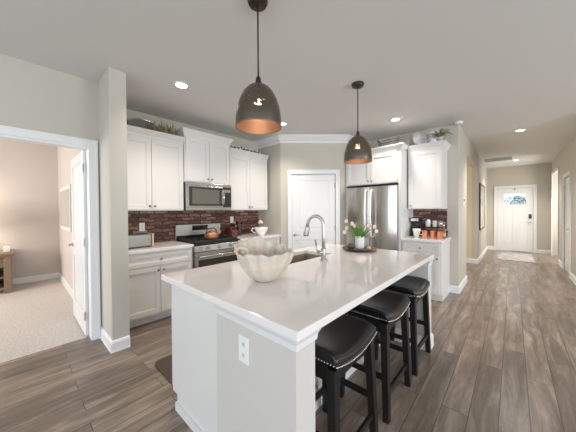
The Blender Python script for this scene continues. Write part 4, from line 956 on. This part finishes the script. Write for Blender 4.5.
for i in range(22):
    x = 0.02 + i * 0.029; bl.ball((x, random.uniform(-0.03, 0.03), random.uniform(0.022, 0.075)), random.uniform(0.013, 0.021), seg=8)
bb = bl.build('cotton_bolls', white_c, gl, smooth=True); bb['kind'] = 'stuff'

dw = MB(); dw.tube([(-0.13, 0, 0.02), (-0.06, 0.01, 0.05), (0.02, -0.01, 0.03), (0.10, 0.01, 0.045), (0.15, 0, 0.02)], [0.008, 0.018, 0.022, 0.015, 0.006], 8).tube([(-0.04, 0, 0.04), (-0.07, 0.03, 0.085), (-0.10, 0.03, 0.10)], [0.012, 0.008, 0.004], 8).tube([(0.05, 0, 0.035), (0.08, -0.02, 0.06), (0.12, -0.02, 0.065)], [0.011, 0.007, 0.004], 8)
o = dw.build('driftwood', drift_m, smooth=True); o.location = (-1.92, 4.17, ZT); tag(o, 'tan piece of driftwood on top of the refrigerator cabinet', 'driftwood')
wb = thing('wire_basket', 'rectangular rusty wire basket on the corner of the refrigerator cabinet', 'basket', (-1.545, 4.21, ZT), 0)
m_ = MB(); zb, zt = 0.005, 0.10
def rect(z, gx, gy): return [(-gx, -gy, z), (gx, -gy, z), (gx, gy, z), (-gx, gy, z), (-gx, -gy, z)]
m_.tube(rect(zt, 0.15, 0.08), 0.006, 6, False); m_.tube(rect(zb, 0.13, 0.065), 0.004, 6, False); m_.tube(rect(0.055, 0.14, 0.073), 0.003, 6, False)
for i in range(11):
    f = -1 + i / 5
    for s in (-1, 1): m_.tube([(0.13 * f, s * 0.065, zb), (0.15 * f, s * 0.08, zt)], 0.0028, 5)
for i in range(6):
    f = -1 + i / 2.5
    for s in (-1, 1): m_.tube([(s * 0.13, 0.065 * f, zb), (s * 0.15, 0.08 * f, zt)], 0.0028, 5)
for i in range(9): m_.tube([(0.13 * (-1 + i / 4), -0.065, zb), (0.13 * (-1 + i / 4), 0.065, zb)], 0.0025, 5)
m_.build('wires', wire_m, wb)
m_ = MB()
for s in (-1, 1): m_.tube([(s * 0.15, -0.04, zt), (s * 0.165, -0.035, zt + 0.035), (s * 0.165, 0.035, zt + 0.035), (s * 0.15, 0.04, zt)], 0.005, 6)
m_.build('handle', wire_m, wb)

pl = thing('decorative_plate', 'round grey white plate propped up on the coffee cabinet', 'plate', (-1.13, 4.50, ZT), 38)
dsk = MB().lathe([(0, 0.012), (0.07, 0.010), (0.085, 0.0), (0.118, -0.012), (0.12, -0.016), (0.085, -0.008), (0.07, 0.003), (0, 0.004)], seg=40).build('dish', plate_m, pl, smooth=True)
dsk.rotation_euler = (R(78), 0, 0); dsk.location = (0, 0.0, 0.122)
MB().tube([(-0.05, -0.02, 0.02), (-0.05, -0.02, 0.003), (-0.05, 0.06, 0.003), (-0.05, 0.03, 0.09)], 0.003, 6).tube([(0.05, -0.02, 0.02), (0.05, -0.02, 0.003), (0.05, 0.06, 0.003), (0.05, 0.03, 0.09)], 0.003, 6).build('stand', black_m, pl)
cj = thing('ginger_jar', 'white lidded ceramic jar behind the spider plant', 'jar', (-0.99, 4.66, ZT))
MB().lathe([(0, 0), (0.045, 0), (0.06, 0.03), (0.07, 0.09), (0.068, 0.15), (0.058, 0.19), (0.05, 0.195), (0, 0.195)], seg=28).build('body', white_c, cj, smooth=True)
MB().lathe([(0, 0.27), (0.012, 0.265), (0.012, 0.25), (0.05, 0.235), (0.06, 0.215), (0.06, 0.197), (0, 0.197)], seg=28).build('lid', white_c, cj, smooth=True)
sp = thing('spider_plant', 'small spider plant with arching leaves at the corner of the coffee cabinet', 'potted plant', (-0.845, 4.46, ZT))
MB().lathe([(0, 0), (0.035, 0), (0.048, 0.065), (0.052, 0.07), (0.045, 0.07), (0.032, 0.01), (0, 0.01)], seg=20).build('pot', M('grey_pot', (0.55, 0.53, 0.5), 0.6), sp, smooth=True)
lv = MB()
for i in range(54):
    a = i * 2.399; rr = random.uniform(0.08, 0.235); zt_ = random.uniform(0.04, 0.22) * (1.15 - rr * 2.5)
    blade(lv, (0.01 * math.cos(a), 0.01 * math.sin(a), 0.06), (rr * math.cos(a), rr * math.sin(a), max(0.005, zt_)), 0.019, 0.045 + random.random() * 0.03, 8)
l_ = lv.build('foliage', leaf2_m, sp, smooth=True); l_['kind'] = 'stuff'

# ------------------------------------------------------------------ hall, bedroom
o = MB(); 
mr = thing('wall_mirror', 'tall dark framed mirror on the left hallway wall', 'mirror', (-0.648, 8.75, 1.43), 90)
MB().box(-0.65, -0.62, -0.03, 0, -0.61, 0.61).box(0.62, 0.65, -0.03, 0, -0.61, 0.61).box(-0.62, 0.62, -0.03, 0, 0.575, 0.61).box(-0.62, 0.62, -0.03, 0, -0.61, -0.575).build('frame', frame_m, mr, bevel=0.004)
MB().box(-0.62, 0.62, -0.022, -0.001, -0.575, 0.575).build('glass', mirror_m, mr)
tag(MB().box(-0.30, 0.42, 8.75, 10.3, 0.0005, 0.010).build('rug', rug_m, bevel=0.003), 'pale patterned runner rug in front of the front door', 'rug')
bm2 = []
def rr_poly(x0, x1, y0, y1, r, n=6):
    P_ = []
    for cx, cy, a0 in ((x1 - r, y1 - r, 0), (x0 + r, y1 - r, 90), (x0 + r, y0 + r, 180), (x1 - r, y0 + r, 270)):
        for i in range(n + 1): a = R(a0 + 90 * i / n); P_.append((cx + r * math.cos(a), cy + r * math.sin(a)))
    return P_
tag(MB().prism(rr_poly(-2.38, -1.87, 0.81, 2.1, 0.06), 0.0005, 0.014).build('floor_mat', mat_m, bevel=0.004), 'brown kitchen mat on the floor beside the island', 'mat')

bt = thing('console_table', 'oak console table in the bedroom against the far wall', 'table', (-6.60, -0.48, -0.003))
MB().box(-0.34, 0.34, -0.47, 0.47, 0.64, 0.68).box(-0.32, 0.32, -0.45, 0.45, 0.615, 0.64).build('tabletop', wood_m, bt, bevel=0.006)
for sx in (-1, 1):
    for sy in (-1, 1): MB().box(sx * 0.26 - 0.045, sx * 0.26 + 0.045, sy * 0.39 - 0.045, sy * 0.39 + 0.045, 0, 0.615).build('leg', wood_m, bt, bevel=0.004)
MB().box(-0.25, 0.25, -0.36, 0.36, 0.44, 0.614).build('apron', wood_m, bt)
MB().box(-0.25, 0.25, -0.36, 0.36, 0.05, 0.09).box(-0.25, 0.25, -0.36, 0.36, 0.25, 0.27).build('shelf', wood_m, bt)
MB().box(-0.27, -0.255, -0.345, 0.345, 0.0905, 0.4395).box(-0.25, 0.25, 0.361, 0.375, 0.0905, 0.4395).build('back_panel', black_m, bt)
tl = thing('table_lamp', 'table lamp with glowing linen shade on the bedroom console', 'lamp', (-6.60, -0.38, 0.6775))
MB().lathe([(0, 0), (0.07, 0), (0.07, 0.015), (0.03, 0.03), (0.055, 0.12), (0.045, 0.22), (0.012, 0.30), (0.01, 0.55), (0, 0.55)], seg=24).build('base', white_c, tl, smooth=True)
MB().lathe([(0.19, 0.45), (0.16, 0.76)], seg=36).build('lamp_shade', shade_m, tl, smooth=True)
l = bpy.data.lights.new('lamp_light', 'POINT'); l.energy = 3.5; l.color = (1, 0.90, 0.76); l.shadow_soft_size = 0.05
lo = bpy.data.objects.new('lamp_light', l); C.objects.link(lo); lo.parent = tl; lo.location = (0, 0, 0.62)
tag(MB().box(-6.62, -6.50, -0.14, -0.06, 0.6775, 0.76).build('trinket_box', white_c, bevel=0.004), 'small pale box on the right end of the bedroom console', 'box')
pc = thing('wall_art', 'tall framed panel on the bedroom side wall behind the open door', 'picture', (-5.52, 0.611, 1.42), 0)
MB().box(-0.58, 0.58, -0.05, -0.001, -0.36, 0.36).build('frame', M('art_frame', (0.75, 0.72, 0.68), 0.5), pc, bevel=0.004)
MB().box(-0.52, 0.52, -0.055, -0.0505, -0.30, 0.30).build('picture', canvas_m, pc)
